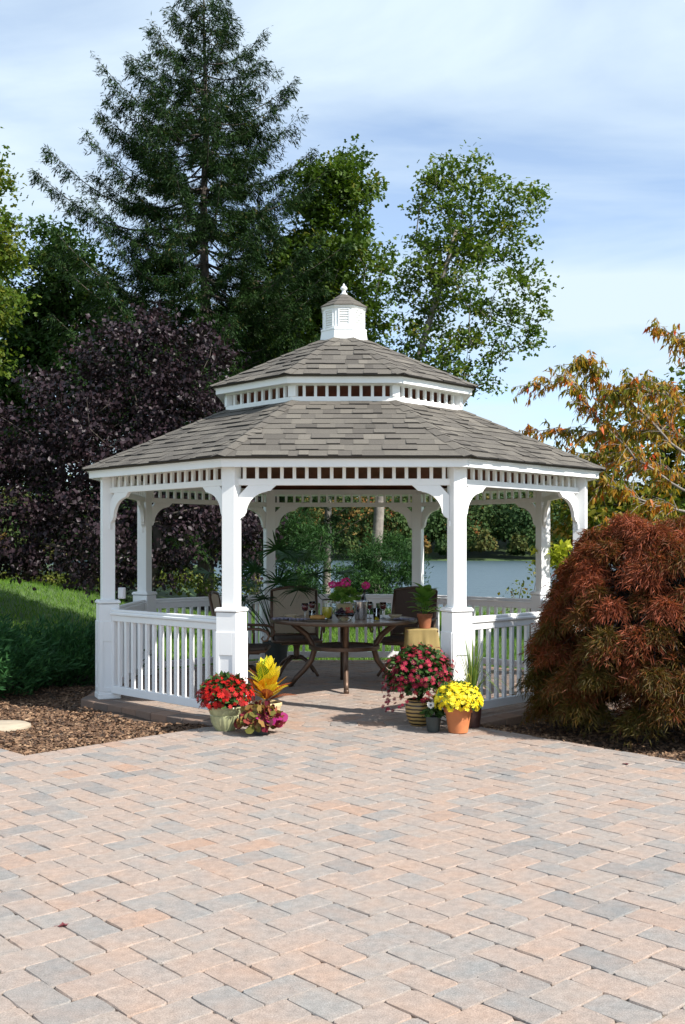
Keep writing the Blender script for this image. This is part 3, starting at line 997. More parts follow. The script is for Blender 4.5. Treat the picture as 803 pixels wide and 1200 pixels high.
L_['autumn'] = mat_leaf('cherry_autumn', [(0, (.10, .13, .014)), (.35, (.20, .18, .018)), (.6, (.34, .19, .02)), (.85, (.48, .16, .025)), (1, (.55, .07, .02))], .45, .35)
L_['autumn2'] = mat_leaf('autumn_green', [(0, (.045, .08, .010)), (.5, (.10, .125, .012)), (.8, (.21, .16, .015)), (1, (.36, .15, .02))], .5, .3)
L_['lace'] = mat_leaf('lace_maple', [(0, (.085, .072, .012)), (.3, (.125, .066, .014)), (.55, (.19, .050, .018)), (.8, (.30, .072, .032)), (1, (.42, .14, .075))], .45, .3, .45)
L_['hedge'] = mat_leaf('hedge_leaf', [(0, (.05, .075, .012)), (.6, (.09, .11, .015)), (1, (.15, .14, .025))], .6, .2)
L_['lime'] = mat_leaf('lime_leaf', [(0, (.30, .38, .02)), (1, (.62, .60, .08))], .5, .4)
L_['far'] = mat_leaf('far_wood', [(0, (.018, .045, .012)), (.35, (.032, .065, .015)), (.55, (.06, .075, .018)), (.75, (.11, .085, .02)), (.9, (.18, .085, .02)), (1, (.20, .05, .02))], .7, .1)

# spruce ---------------------------------------------------------------
SPY = 30.0
sp_base = Vector(((240 - CX) * SPY / FPX, SPY, float(ground_h(-3.9, SPY)) - .05))
spr = empty('spruce_tree', sp_base); tag(spr, 'tall dark green spruce rising behind the gazebo and above every other tree', 'tree')
STOP = 17.7
wood = MB()
wood.tube([(.03 * math.sin(z), .03 * math.cos(z * 1.3), z) for z in np.linspace(0, STOP, 16)], list(np.linspace(.26, .02, 16)), 9)
pos, yd, zd = [], [], []
z = 2.2
lev = 0
def sp_len(zz):
    return float(np.interp(zz, [2, 6, 9, 11.4, 13.5, 15.2, 16.2, 16.9, 17.4, 17.7], [4.6, 4.5, 4.2, 3.75, 2.95, 1.95, 1.25, .8, .4, .12]))
while z < STOP - .25:
    nbr = 7 if z < 15 else 5
    for j in range(nbr):
        az = 2 * math.pi * (j + rng.uniform(-.3, .3)) / nbr + lev * 1.1
        L = sp_len(z) * rng.uniform(.55, 1.15) * (1.08 if math.cos(az) < -.3 else .96)
        d = np.array([math.cos(az), math.sin(az), 0.0])
        rise = float(np.interp(z, [2, 10, 14.5, 17.7], [-.12, .0, .2, .75]))
        pts = []
        m = 9
        for i in range(m + 1):
            f = i / m
            pts.append(d * L * f + np.array([0, 0, z + L * (rise * f - .16 * math.sin(f * math.pi) + .16 * f * f)]))
        wood.tube(pts, list(np.linspace(.012 + .007 * L, .004, m + 1)), 4, cap=False)
        side = np.array([-d[1], d[0], 0])
        nn = int(L * 45); g = rng.uniform(.25, 1.02, nn); k = np.minimum(m - 1, (g * m).astype(int)); PA_ = np.array(pts)
        q = PA_[k] + (PA_[k + 1] - PA_[k]) * (g * m - k)[:, None]
        pos.append(q + rng.normal(size=(nn, 3)) * .05); yd.append(d * .9 + rng.normal(size=(nn, 3)) * .6 + [0, 0, -.1]); zd.append(rng.normal(size=(nn, 3)) * .5 + [0, 0, 1])
        for i in range(int(L / .13)):
            f = rng.uniform(.14, 1.0) ** .75
            k = min(m - 1, int(f * m)); p = np.array(pts[k]) + (np.array(pts[k + 1]) - np.array(pts[k])) * (f * m - k)
            s = rng.choice([-1, 1])
            bl_ = (.28 + .85 * (1 - f) * min(1, L / 3)) * rng.uniform(.6, 1.15)
            bd = d * rng.uniform(.35, .8) + side * s * rng.uniform(.5, 1) + np.array([0, 0, rng.uniform(-.35, .1)])
            bd /= np.linalg.norm(bd)
            nn = max(10, int(bl_ / .0085))
            g = rng.uniform(0, 1, nn)
            q = p + bd * (g * bl_)[:, None] + np.array([0, 0, -.22]) * (g ** 2 * bl_)[:, None] + rng.normal(size=(nn, 3)) * [.045, .045, .07]
            pos.append(q)
            yd.append(bd * .8 + rng.normal(size=(nn, 3)) * .45 + [0, 0, -.42]); zd.append(rng.normal(size=(nn, 3)) * .5 + [0, 0, 1])
    z += rng.uniform(.36, .52) if z < 15 else .32
    lev += 1
wood.build('trunk', M['darkbark'], spr, smooth=True)
pos, yd, zd = map(np.concatenate, (pos, yd, zd))
link('crown', leaf_mesh('crown', T_SPRIG, pos, yd, zd, rng.uniform(.08, .18, len(pos)), np.clip(rng.normal(.45, .25, len(pos)), 0, 1), L_['spruce']), spr)

# broadleaf trees --------------------------------------------------------
def gpt(px, Y, dz=-.05):
    x = (px - CX) * Y / FPX
    return Vector((x, Y, float(ground_h(x, Y)) + dz))
# rounded maple between spruce and cupola
Y = 33.0
T = blob_targets([(400, 235, 50, 55), (415, 212, 34, 36), (375, 240, 40, 55), (395, 320, 75, 60), (345, 330, 50, 60), (410, 380, 50, 50), (350, 420, 70, 60)], Y, 2.2, 3.8)
grow_tree('maple_tree', 'leafy green maple crown between the spruce and the cupola', gpt(382, Y), [gpt(382, Y), at(384, 640, Y), at(386, 500, Y), at(396, 400, Y), at(404, 290, Y)], .135, T, M['bark'],
          broad_crown(L_['green'], T_MAPLE, 60, .26, .145, (0, 0, 6)), tip_r=.014)
# open, thin-crowned tree right of the cupola
Y = 29.0
T = blob_targets([(520, 215, 42, 42), (552, 250, 60, 62), (603, 262, 42, 48), (508, 255, 28, 55), (622, 290, 26, 26), (545, 330, 75, 48), (600, 345, 42, 40), (492, 345, 30, 42), (520, 395, 60, 45), (590, 400, 45, 32), (625, 385, 22, 26), (560, 440, 38, 30), (535, 290, 40, 40), (520, 440, 45, 40), (486, 400, 26, 26), (540, 190, 30, 20)], Y, 1.8, 3.7, .36)
grow_tree('ash_tree', 'open-crowned tree with leaning grey trunk and gaps of sky, right of the cupola', gpt(438, Y), [gpt(438, Y), at(441, 650, Y), at(445, 590, Y), at(462, 500, Y), at(490, 420, Y), at(515, 340, Y), at(535, 270, Y)], .175, T, M['bark'],
          broad_crown(L_['light'], T_MAPLE, 40, .20, .12, (2.5, 0, 6)), tip_r=.013)
# purple-leaf tree on the left
Y = 19.5
T = blob_targets([(150, 425, 75, 50), (215, 415, 55, 48), (90, 455, 60, 55), (55, 520, 80, 75), (150, 510, 95, 75), (235, 480, 50, 80), (30, 600, 85, 70), (120, 610, 100, 70), (215, 590, 80, 80), (280, 600, 45, 70), (-40, 540, 60, 90), (-60, 630, 60, 50), (185, 375, 30, 26), (255, 410, 22, 40), (60, 650, 60, 22), (10, 664, 70, 18), (100, 668, 70, 16), (-50, 660, 50, 25), (170, 655, 60, 30), (150, 680, 50, 14), (285, 650, 40, 40)], Y, 2.3, 6.0, .4)
grow_tree('purple_leaf_tree', 'large dark purple-leaved tree spreading left of the gazebo', gpt(165, Y), [gpt(165, Y), at(172, 690, Y), at(186, 640, Y), at(180, 560, Y), at(160, 470, Y)], .14, T, M['darkbark'],
          broad_crown(L_['purple'], T_LEAF, 78, .20, .09, (0, 0, 2.5), up=.5, droop=.5), tip_r=.009)
# trees at far left and behind
Y = 25.0
T = blob_targets([(-15, 215, 34, 48), (-8, 290, 40, 55), (8, 268, 24, 24), (-5, 370, 45, 60), (-40, 330, 50, 110)], Y, 1.8, 5)
grow_tree('yellowing_tree', 'yellow-green tree at the left edge of the picture', gpt(-30, Y), [gpt(-30, Y), at(-30, 500, Y), at(-25, 350, Y), at(-15, 230, Y)], .15, T, M['bark'],
          broad_crown(L_['yellow'], T_MAPLE, 60, .24, .12, (0, 0, 6)), tip_r=.013)
Y = 36.0
T = blob_targets([(70, 300, 42, 42), (95, 340, 50, 50), (40, 350, 50, 55), (70, 420, 90, 70), (10, 440, 60, 80), (140, 420, 60, 70), (20, 520, 70, 60)], Y, 2.2, 3.2)
grow_tree('dark_tree', 'dark green tree between the yellow tree and the spruce', gpt(70, Y), [gpt(70, Y), at(72, 520, Y), at(76, 400, Y), at(74, 300, Y)], .2, T, M['darkbark'],
          broad_crown(L_['dark'], T_MAPLE, 70, .30, .16, (0, 0, 6)), tip_r=.014)
Y = 38.0
T = blob_targets([(300, 400, 60, 60), (220, 420, 70, 60), (330, 460, 60, 60), (370, 470, 60, 50), (280, 520, 90, 60), (300, 590, 50, 50)], Y, 2.2, 2.6)
grow_tree('background_tree', 'dark leafy tree low behind the spruce trunk', gpt(300, Y), [gpt(300, Y), at(300, 600, Y), at(295, 480, Y), at(290, 400, Y)], .2, T, M['darkbark'],
          broad_crown(L_['dark'], T_MAPLE, 70, .32, .17, (0, 0, 5)), tip_r=.014)
# autumn trees at right
Y = 20.0
T = blob_targets([(770, 500, 70, 45), (810, 480, 60, 45), (720, 560, 55, 45), (790, 560, 70, 60), (850, 520, 70, 80), (745, 610, 80, 50), (700, 600, 40, 50), (690, 640, 50, 40), (800, 640, 80, 60), (660, 610, 22, 45)], Y, 1.8, 5.5)
grow_tree('autumn_tree', 'dense green and orange autumn tree behind the red maple', gpt(770, Y), [gpt(770, Y), at(770, 640, Y), at(775, 540, Y), at(790, 470, Y)], .13, T, M['darkbark'],
          broad_crown(L_['autumn2'], T_LEAF, 65, .20, .12, (0, 0, 2.5)), tip_r=.01)

# cherry with long drooping leaves, reaching in from the right
Y = 12.6
ch = empty('cherry_tree', gpt(880, Y)); tag(ch, 'cherry tree with drooping orange leaves reaching in from the right', 'tree')
cb = Vector(ch.location)
wood = MB()
wood.tube([Vector((0, 0, 0)), at(868, 640, Y) - cb, at(862, 560, Y) - cb], [.11, .095, .08], 9)
limbs = [[(862, 600, 0), (800, 575, -.2), (745, 535, -.35), (700, 490, -.3), (668, 445, -.2), (622, 452, -.1)],
         [(862, 570, 0), (800, 530, .1), (750, 480, .2), (705, 455, .1), (690, 425, .05), (676, 428, .0)],
         [(862, 560, 0), (820, 520, .4), (770, 500, .6), (720, 510, .5), (670, 505, .4), (620, 505, .3)],
         [(862, 590, 0), (805, 600, -.5), (760, 590, -.7), (715, 570, -.8), (690, 560, -.8)],
         [(862, 560, 0), (850, 480, .1), (835, 430, .0), (805, 400, -.1), (770, 384, -.2)],
         [(850, 540, 0), (810, 480, -.3), (775, 462, -.4), (740, 452, -.5), (715, 462, -.4)],
         [(850, 550, 0), (820, 560, .7), (760, 545, .9), (710, 535, 1.0), (660, 530, .9)],
         [(850, 560, 0), (815, 490, .5), (790, 455, .7), (760, 450, .8)],
         [(862, 600, 0), (790, 620, .3), (740, 610, .5), (705, 615, .5)],
         [(862, 600, 0), (800, 640, -.2), (760, 625, -.4), (728, 630, -.4)]]
pos, yd, zd, rn = [], [], [], []
def leaf_twig(p0, d, L, n):
    d = nrm(np.array(d))
    t = np.linspace(.1, 1, n)
    q = p0 + d * (t * L)[:, None] + np.array([0, 0, -.3]) * (t ** 2 * L)[:, None]
    wood.tube([Vector(p0), Vector(q[n // 2]), Vector(q[-1])], [.005, .004, .002], 3, cap=False)
    pos.append(q + rng.normal(size=(n, 3)) * .008)
    yd.append(d * .25 + rng.normal(size=(n, 3)) * .3 + [0, 0, -.85]); zd.append(rng.normal(size=(n, 3)))
    rn.append(np.clip(rng.uniform(-.08, 1) * .56 + rng.uniform(0, .48, n), 0, 1))
for li, lm in enumerate(limbs):
    P = [np.array(at(px, py, Y + dy) - cb) for px, py, dy in lm]
    S = [P[0]]
    for i in range(len(P) - 1):
        for j in range(1, 5): S.append(P[i] + (P[i + 1] - P[i]) * j / 4 + rng.normal(size=3) * .012)
    wood.tube([Vector(p) for p in S], list(np.linspace(.020, .003, len(S))), 6, cap=False)
    for i in range(5, len(S)):
        f = i / len(S)
        dirn = S[i] - S[i - 1]
        for _ in range(7 if f < .8 else 4):
            dd = nrm(dirn) + rng.normal(size=3) * .75 + [0, 0, .15]
            leaf_twig(S[i] + rng.normal(size=3) * .01, dd, rng.uniform(.12, .42) * (1.15 - .5 * f), int(rng.integers(7, 13)))
wood.build('trunk', M['bark'], ch, smooth=True)
pos, yd, zd, rn = map(np.concatenate, (pos, yd, zd, rn))
link('crown', leaf_mesh('crown', T_LONG, pos, yd, zd, rng.uniform(.065, .125, len(pos)), rn, L_['autumn']), ch)

# weeping laceleaf maple, lower right -------------------------------------
MY, MX = 9.2, 2.74
mz = float(bed_h(MX, MY))
lm = empty('laceleaf_maple', (MX, MY, mz)); tag(lm, 'mounded weeping red-brown laceleaf maple beside the gazebo', 'tree')
wood = MB()
pos, yd, zd, sz, rn = [], [], [], [], []
wood.tube([(0, 0, 0), (.06, .02, .35), (-.05, 0, .75), (.04, 0, 1.15)], [.075, .06, .05, .03], 8)
def mound(z, az):
    r = float(np.interp(z, [.1, .4, .8, 1.15, 1.5, 1.7, 1.84, 1.92], [1.12, 1.14, 1.04, .93, .76, .56, .32, .05]))
    return r * (1 + .05 * math.sin(3 * az + 1) + .04 * math.sin(7 * az + z * 4))
mops = []
for i in range(280):
    z = .24 + 1.60 * ((i % 205 + .5) / 205) ** .92
    az = i * 2.39996 + rng.uniform(-.25, .25)
    inner = rng.uniform(.74, 1.0) if i < 205 else rng.uniform(.35, .75)
    r = mound(z, az) * inner
    mops.append((np.array([r * math.cos(az), r * math.sin(az), z + rng.uniform(-.05, .05)]), az, z))
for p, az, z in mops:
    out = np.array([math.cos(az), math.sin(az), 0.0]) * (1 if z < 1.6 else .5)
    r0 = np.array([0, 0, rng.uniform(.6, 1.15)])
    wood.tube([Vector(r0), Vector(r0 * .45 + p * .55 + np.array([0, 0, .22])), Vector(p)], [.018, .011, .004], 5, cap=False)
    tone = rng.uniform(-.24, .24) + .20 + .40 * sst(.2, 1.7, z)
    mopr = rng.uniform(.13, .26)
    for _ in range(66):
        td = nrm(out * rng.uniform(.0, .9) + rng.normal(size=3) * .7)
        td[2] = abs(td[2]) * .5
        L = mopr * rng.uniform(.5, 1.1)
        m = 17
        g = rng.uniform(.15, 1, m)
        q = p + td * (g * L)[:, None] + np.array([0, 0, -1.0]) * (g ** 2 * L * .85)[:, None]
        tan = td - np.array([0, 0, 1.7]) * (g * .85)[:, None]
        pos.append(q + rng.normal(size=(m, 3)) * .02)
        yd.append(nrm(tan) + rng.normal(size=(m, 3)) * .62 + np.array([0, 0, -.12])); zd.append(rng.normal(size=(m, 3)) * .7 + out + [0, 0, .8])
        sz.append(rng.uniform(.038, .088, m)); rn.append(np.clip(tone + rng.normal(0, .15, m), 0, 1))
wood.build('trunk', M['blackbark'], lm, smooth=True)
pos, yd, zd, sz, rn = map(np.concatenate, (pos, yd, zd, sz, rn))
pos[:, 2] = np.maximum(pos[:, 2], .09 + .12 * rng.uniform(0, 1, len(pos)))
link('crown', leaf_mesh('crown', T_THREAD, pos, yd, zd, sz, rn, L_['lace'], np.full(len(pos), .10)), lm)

# spreading junipers, left ------------------------------------------------
def juniper(cx, cy, rx, ry, h, label, n=9000):
    z0 = float(bed_h(cx, cy))
    root = empty('juniper_shrub', (cx, cy, z0)); tag(root, label, 'shrub', 'junipers in the left bed')
    w = MB()
    P, Yd, Zd, S, Rn = [], [], [], [], []
    for i in range(n // 30):
        az = rng.uniform(0, 2 * math.pi); f = math.sqrt(rng.uniform(0, 1))
        out = np.array([math.cos(az) * rx, math.sin(az) * ry, 0]) * f
        top = np.array([out[0], out[1], h * (1 - .75 * f ** 2.2) * rng.uniform(.72, 1.05)])
        d = nrm(np.array([out[0] / rx, out[1] / ry, 0]) * .75 + rng.normal(size=3) * .25 + np.array([.25, 0, .65]))
        L = rng.uniform(.18, .38)
        if i % 3 == 0: w.tube([(0, 0, 0), Vector(top * .5 + np.array([0, 0, -.05])), Vector(top)], [.012, .008, .004], 4, cap=False)
        m = 30
        g = rng.uniform(-.9, 1, m)
        tone = rng.uniform(0, .5)
        P.append(top + d * (g * L)[:, None] + rng.normal(size=(m, 3)) * .028 * (1.3 - g)[:, None])
        Yd.append(d + rng.normal(size=(m, 3)) * .38); Zd.append(rng.normal(size=(m, 3)))
        S.append(rng.uniform(.05, .11, m)); Rn.append(np.clip(tone + rng.uniform(0, .5, m), 0, 1))
    P, Yd, Zd, S, Rn = map(np.concatenate, (P, Yd, Zd, S, Rn))
    P[:, 2] = np.maximum(P[:, 2], .02)
    w.build('stem', M['darkbark'], root)
    link('foliage', leaf_mesh('foliage', T_SPRIG, P, Yd, Zd, S, Rn, L_['juniper']), root)
juniper(-4.35, 11.7, 1.05, .95, .64, 'broad dark green juniper at the left edge of the bed', 24000)
juniper(-3.45, 12.9, .85, .8, .50, 'dark green juniper close behind the gazebo corner post', 15000)
juniper(-5.4, 12.9, 1.0, .9, .60, 'dark green juniper behind the broad one by the lawn', 9000)

# hedge at the back of the lawn, shrubs and small pines behind the gazebo ---
def shrub(name, label, px, Y, blobs, mat, tpl, per, sig, size, dens, dr=1.0, cat='shrub', group=None, up=.6, droop=0.0, sh=.5):
    b0 = gpt(px, Y)
    T = blob_targets(blobs, Y, dr, dens, sh)
    T[:, 2] = np.maximum(T[:, 2], b0.z + .15)
    top = Vector(T[np.argmax(T[:, 2])])
    root = grow_tree(name, label, b0, [b0, b0.lerp(top, .3), b0.lerp(top, .7)], .05, T, M['darkbark'], broad_crown(mat, tpl, per, sig, size, (0, 0, .5), up, droop), group, tip_r=.006, cat=cat)
    ch_ = [c for c in root.children if c.name.startswith('crown')][0]
    ch_.name = 'foliage'
    return root
shrub('pine_shrub', 'rounded green pine shrub between the grey trunks behind the table', 445, 23.5, [(445, 650, 42, 32), (440, 680, 52, 34), (470, 660, 28, 30), (415, 685, 26, 28), (440, 715, 55, 28)], L_['pine'], T_SPRIG, 300, .17, .10, 9, group='shrubs behind the gazebo')
shrub('pine_shrub', 'tall green shrub behind the potted palm', 350, 21.5, [(352, 640, 30, 38), (345, 680, 38, 38), (365, 660, 22, 40), (350, 715, 42, 28)], L_['pine'], T_SPRIG, 300, .16, .10, 9, group='shrubs behind the gazebo')
shrub('golden_shrub', 'low yellow-green shrub under the purple tree behind the left railing', 250, 20.5, [(225, 690, 30, 14), (262, 688, 34, 16), (295, 690, 24, 18)], L_['hedge'], T_LEAF, 70, .16, .08, 9, dr=.7)
shrub('hedge', 'low olive hedge along the top of the lawn', 55, 27.0, [(-60, 680, 50, 18), (-10, 680, 45, 18), (35, 682, 45, 17), (80, 686, 40, 16), (120, 690, 35, 16), (160, 694, 35, 16), (200, 694, 35, 16)], L_['hedge'], T_LEAF, 70, .17, .09, 9, dr=.8, cat='hedge')
shrub('sparse_shrub', 'thin leafy shrub beyond the right railing against the water', 622, 15.6, [(622, 690, 22, 12), (605, 697, 14, 6), (628, 672, 12, 10), (612, 715, 26, 12)], L_['autumn2'], T_LEAF, 12, .09, .055, 60, dr=.5)
shrub('lime_vine', 'bright lime-yellow leaves beside the right rear post', 655, 13.0, [(650, 648, 11, 10), (660, 640, 8, 8), (636, 645, 9, 4), (652, 660, 8, 5)], L_['lime'], T_LEAF, 14, .05, .085, 200, dr=.2, cat='plant', droop=.6)

# far wood across the lake --------------------------------------------------
P, Yd, Zd, S, Rn = [], [], [], [], []
for i in range(520):
    x = rng.uniform(-88, 88); y = 213 + 55 * rng.uniform(0, 1) ** 1.6
    g = float(ground_h(x, y)); hh = rng.uniform(9, 15) + .08 * (y - 219) if y > 218 else rng.uniform(3, 6.5)
    rr = hh * rng.uniform(.28, .42)
    tone = rng.choice([.05, .1, .2, .3, .35, .45, .5, .6, .62, .82]) + rng.uniform(-.06, .06)
    n = 620
    d = rand_dirs(n); d[:, 2] = np.abs(d[:, 2]) * 1.2 - .35
    rad = rng.uniform(.55, 1.0, (n, 1)) * (1 + .25 * np.sin(d[:, :1] * 5 + i) * np.cos(d[:, 2:3] * 4))
    P.append(np.array([x, y, g + hh * .5]) + d * rad * [rr, rr, hh * .52])
    Yd.append(rand_dirs(n)); Zd.append(d + rng.normal(size=(n, 3)) * .4)
    S.append(rng.uniform(.35, .85, n)); Rn.append(np.clip(tone + rng.normal(0, .07, n), 0, 1))
P, Yd, Zd, S, Rn = map(np.concatenate, (P, Yd, Zd, S, Rn))
tag(link('far_wood', leaf_mesh('far_wood', T_LEAF, P, Yd, Zd, S, Rn, L_['far'], np.full(len(P), 1.3))), 'autumn wood on the far shore of the lake', kind='stuff')

# grass on the visible lawn ---------------------------------------------------
n = 150000
x = rng.uniform(-16, 6, n); y = 12.6 + 16 * rng.uniform(0, 1, n) ** 1.3
ok = (np.hypot(x - GX, y - GY) > RPL + .05) & ~((y < 13.4) & (x < -1.0) & (x > -8.5)) & (x > -.46 * y - 1) & (ground_h(x, y) > WATER_Z + .2)
x, y = x[ok], y[ok]; n = len(x)
pos = np.stack([x, y, ground_h(x, y)], -1)
Yd = rng.normal(size=(n, 3)) * .35 + [0, 0, 1]
tag(link('lawn_grass', leaf_mesh('lawn_grass', T_BLADE, pos, Yd, rand_dirs(n), rng.uniform(.05, .11, n), rng.uniform(0, 1, n), M['grass'], np.full(n, .13))), 'short mown grass behind and left of the gazebo', kind='stuff')

# ------------------------------------------------------------------ pots and plants at the entrance
def mat_stripe():
    m, n, l, p = new_mat('striped_glaze')
    tcn = n.new('ShaderNodeTexCoord'); s = n.new('ShaderNodeSeparateXYZ'); l.new(tcn.outputs['Object'], s.inputs[0])
    nz = n.new('ShaderNodeTexNoise'); nz.inputs['Scale'].default_value = 9; l.new(tcn.outputs['Object'], nz.inputs[0])
    a = n.new('ShaderNodeMath'); a.operation = 'MULTIPLY_ADD'; l.new(nz.outputs['Fac'], a.inputs[0]); a.inputs[1].default_value = .018; l.new(s.outputs[2], a.inputs[2])
    b = n.new('ShaderNodeMath'); b.operation = 'MULTIPLY'; l.new(a.outputs[0], b.inputs[0]); b.inputs[1].default_value = 2 * math.pi / .033
    c = n.new('ShaderNodeMath'); c.operation = 'SINE'; l.new(b.outputs[0], c.inputs[0])
    r = ramp_node(n, [(.30, (.035, .022, .015)), (.5, (.44, .29, .10))]); 
    mr = n.new('ShaderNodeMapRange'); mr.inputs[1].default_value = -1; l.new(c.outputs[0], mr.inputs[0]); l.new(mr.outputs[0], r.inputs[0])
    l.new(r.outputs[0], p.inputs['Base Color']); p.inputs['Roughness'].default_value = .35
    return m
M['stripe'] = mat_stripe()
L_['mumleaf'] = mat_leaf('mum_leaf', [(0, (.02, .05, .012)), (1, (.06, .12, .03))], .5, .2)
L_['redmum'] = mat_leaf('red_petals', [(0, (.22, .003, .004)), (.7, (.42, .008, .007)), (1, (.58, .02, .012))], .55, .15, .3)
L_['wine'] = mat_leaf('wine_petals', [(0, (.11, .003, .014)), (.6, (.22, .006, .03)), (1, (.38, .025, .06))], .55, .15, .3)
L_['yellowmum'] = mat_leaf('yellow_petals', [(0, (.70, .48, .01)), (.5, (.88, .72, .02)), (1, (.92, .84, .08))], .55, .2, .3)
L_['pinkger'] = mat_leaf('pink_petals', [(0, (.75, .02, .24)), (1, (.92, .10, .42))], .5, .2, .3)
L_['gerleaf'] = mat_leaf('geranium_leaf', [(0, (.09, .22, .03)), (1, (.32, .48, .10))], .5, .3)
L_['coleus'] = mat_leaf('coral_bells_leaf', [(0, (.07, .01, .02)), (.25, (.16, .015, .03)), (.45, (.30, .07, .045)), (.62, (.30, .18, .06)), (.88, (.13, .13, .03)), (.94, (.36, .03, .16)), (1, (.40, .03, .19))], .4, .25)
L_['reed'] = mat_leaf('reed_blade', [(0, (.06, .12, .03)), (.6, (.16, .24, .05)), (1, (.38, .40, .10))], .5, .3)
L_['palm'] = mat_leaf('palm_leaflet', [(0, (.012, .04, .012)), (1, (.04, .11, .03))], .4, .2)
L_['bigleaf'] = mat_leaf('broad_leaf', [(0, (.05, .16, .03)), (1, (.20, .36, .06))], .4, .35)
L_['pansy'] = mat_leaf('pansy_petal', [(0, (.8, .8, .78)), (.7, (.8, .8, .72)), (.8, (.02, .01, .05)), (1, (.02, .01, .05))], .5, .2)
L_['mumeye'] = mat_leaf('flower_eye', [(0, (.55, .22, .02)), (1, (.75, .50, .05))], .7, 0)

def bloom_tpl(petals, cup=.12, notch=.0):
    V = [(0, 0, .05)]; F = []
    for i in range(petals):
        a0 = 2 * math.pi * i / petals
        for da, r, z in ((-.42, .62, cup * .6), (0, 1.0, cup), (.42, .62, cup * .6)):
            a = a0 + da * 2 * math.pi / petals
            V.append((r * math.cos(a), r * math.sin(a), z))
        b_ = 1 + i * 3
        F += [(0, b_, b_ + 1), (0, b_ + 1, b_ + 2)]
    return (V, F)
T_BLOOM = bloom_tpl(7)
T_EYE = ([(.5, 0, .1), (.15, .48, .1), (-.4, .29, .1), (-.4, -.29, .1), (.15, -.48, .1), (0, 0, .28)], [(0, 1, 5), (1, 2, 5), (2, 3, 5), (3, 4, 5), (4, 0, 5)])
T_ROUND = ([(0, 0, 0)] + [(.5 * math.sin(t) * (1 + .08 * (-1) ** i), .5 - .5 * math.cos(t), .06 * (-1) ** i) for i, t in enumerate(np.linspace(.5, 2 * math.pi - .5, 9))],
           [(0, i + 1, i + 2) for i in range(8)])

def pot(root, mat, prof, n=32, mod=None, soil_r=None, soil_z=None, name='pot', autosm=35):
    b = MB(); b.lathe(prof, n, mod=mod)
    o = b.build(name, mat, root, autosm=autosm)
    if soil_r:
        s = MB(); s.lathe([(.002, soil_z + .01), (soil_r * .6, soil_z + .008), (soil_r, soil_z)], 20)
        s.build('soil', M['soil'], root)
    return o

def mound_plant(root, z0, rx, rz, zc, nleaf, leafmat, lsize, nfl, flmat, fsize, spread=1.0, low=-.25, eye=True, jag=.06, eyesz=.3):
    n = nleaf
    d = rand_dirs(n); d[:, 2] = np.where(d[:, 2] < low, -d[:, 2], d[:, 2])
    pos = d * (rng.uniform(.25, .96, (n, 1)) ** .6) * [rx, rx, rz] + [0, 0, zc]
    lf = leaf_mesh('leaves', T_LEAF, pos, d + rng.normal(size=(n, 3)) * .6, d + [0, 0, .7], rng.uniform(.7, 1.3, n) * lsize, rng.uniform(0, 1, n), leafmat)
    tag(link('leaves', lf, root), kind='stuff')
    st = MB()
    for i in range(14):
        a = rng.uniform(0, 6.28); r = rx * rng.uniform(.2, .75)
        st.tube([(0, 0, z0), (r * .4 * math.cos(a), r * .4 * math.sin(a), (z0 + zc) / 2), (r * math.cos(a), r * math.sin(a), zc + rz * .2)], [.005, .004, .003], 4, cap=False)
    st.build('stem', L_['mumleaf'], root)
    m = nfl
    # even spread of blooms over the outside of the mound
    i = np.arange(m) + .5
    ph = i * 2.39996; zz_ = 1 - (1 - low) * i / m
    rr = np.sqrt(np.maximum(0, 1 - zz_ ** 2))
    d = np.stack([rr * np.cos(ph), rr * np.sin(ph), zz_], -1) + rng.normal(size=(m, 3)) * .12
    d = nrm(d)
    pos = d * (1 + rng.normal(0, jag, (m, 1))) * [rx, rx, rz] + [0, 0, zc]
    nd = nrm(d + rng.normal(size=(m, 3)) * .25 + [0, 0, .3])
    yy = np.cross(nd, rand_dirs(m))
    s = rng.uniform(.75, 1.2, m) * fsize
    fl = leaf_mesh('blossoms', T_BLOOM, pos, yy, nd, s, rng.uniform(0, 1, m), flmat)
    o = tag(link('blossoms', fl, root), kind='stuff')
    if eye: tag(link('blossom_eyes', leaf_mesh('blossom_eyes', T_EYE, pos, yy, nd, s * eyesz, rng.uniform(0, 1, m), L_['mumeye']), root), kind='stuff')

def ground_at(px, py): return at(px, py, CAMH * FPX / (py - HOR))

# red chrysanthemum in pale green ribbed pot
g = Vector((-1.0, 9.0, .003)); r = empty('potted_chrysanthemum', g); tag(r, 'red chrysanthemum in a pale green ribbed ceramic pot', 'potted plant')
def rib(rr, z, a):
    w = max(0, min(1, (.125 - z) / .03)) * max(0, min(1, (z - .012) / .02))
    w2 = max(0, min(1, (z - .14) / .01)) * max(0, min(1, (.185 - z) / .01))
    return rr * (1 + .035 * w * math.cos(20 * a) + .02 * w2 * math.cos(14 * a))
pot(r, M['glazegreen'], [(.001, 0), (.082, 0), (.086, .01), (.1, .03), (.118, .07), (.131, .115), (.134, .128), (.128, .134), (.134, .142), (.142, .165), (.146, .185), (.154, .19), (.158, .2), (.154, .208), (.142, .208), (.138, .185)], 100, rib, .139, .188)
mound_plant(r, .18, .225, .17, .285, 900, L_['mumleaf'], .05, 340, L_['redmum'], .027, low=-.35, eye=False, jag=.07)
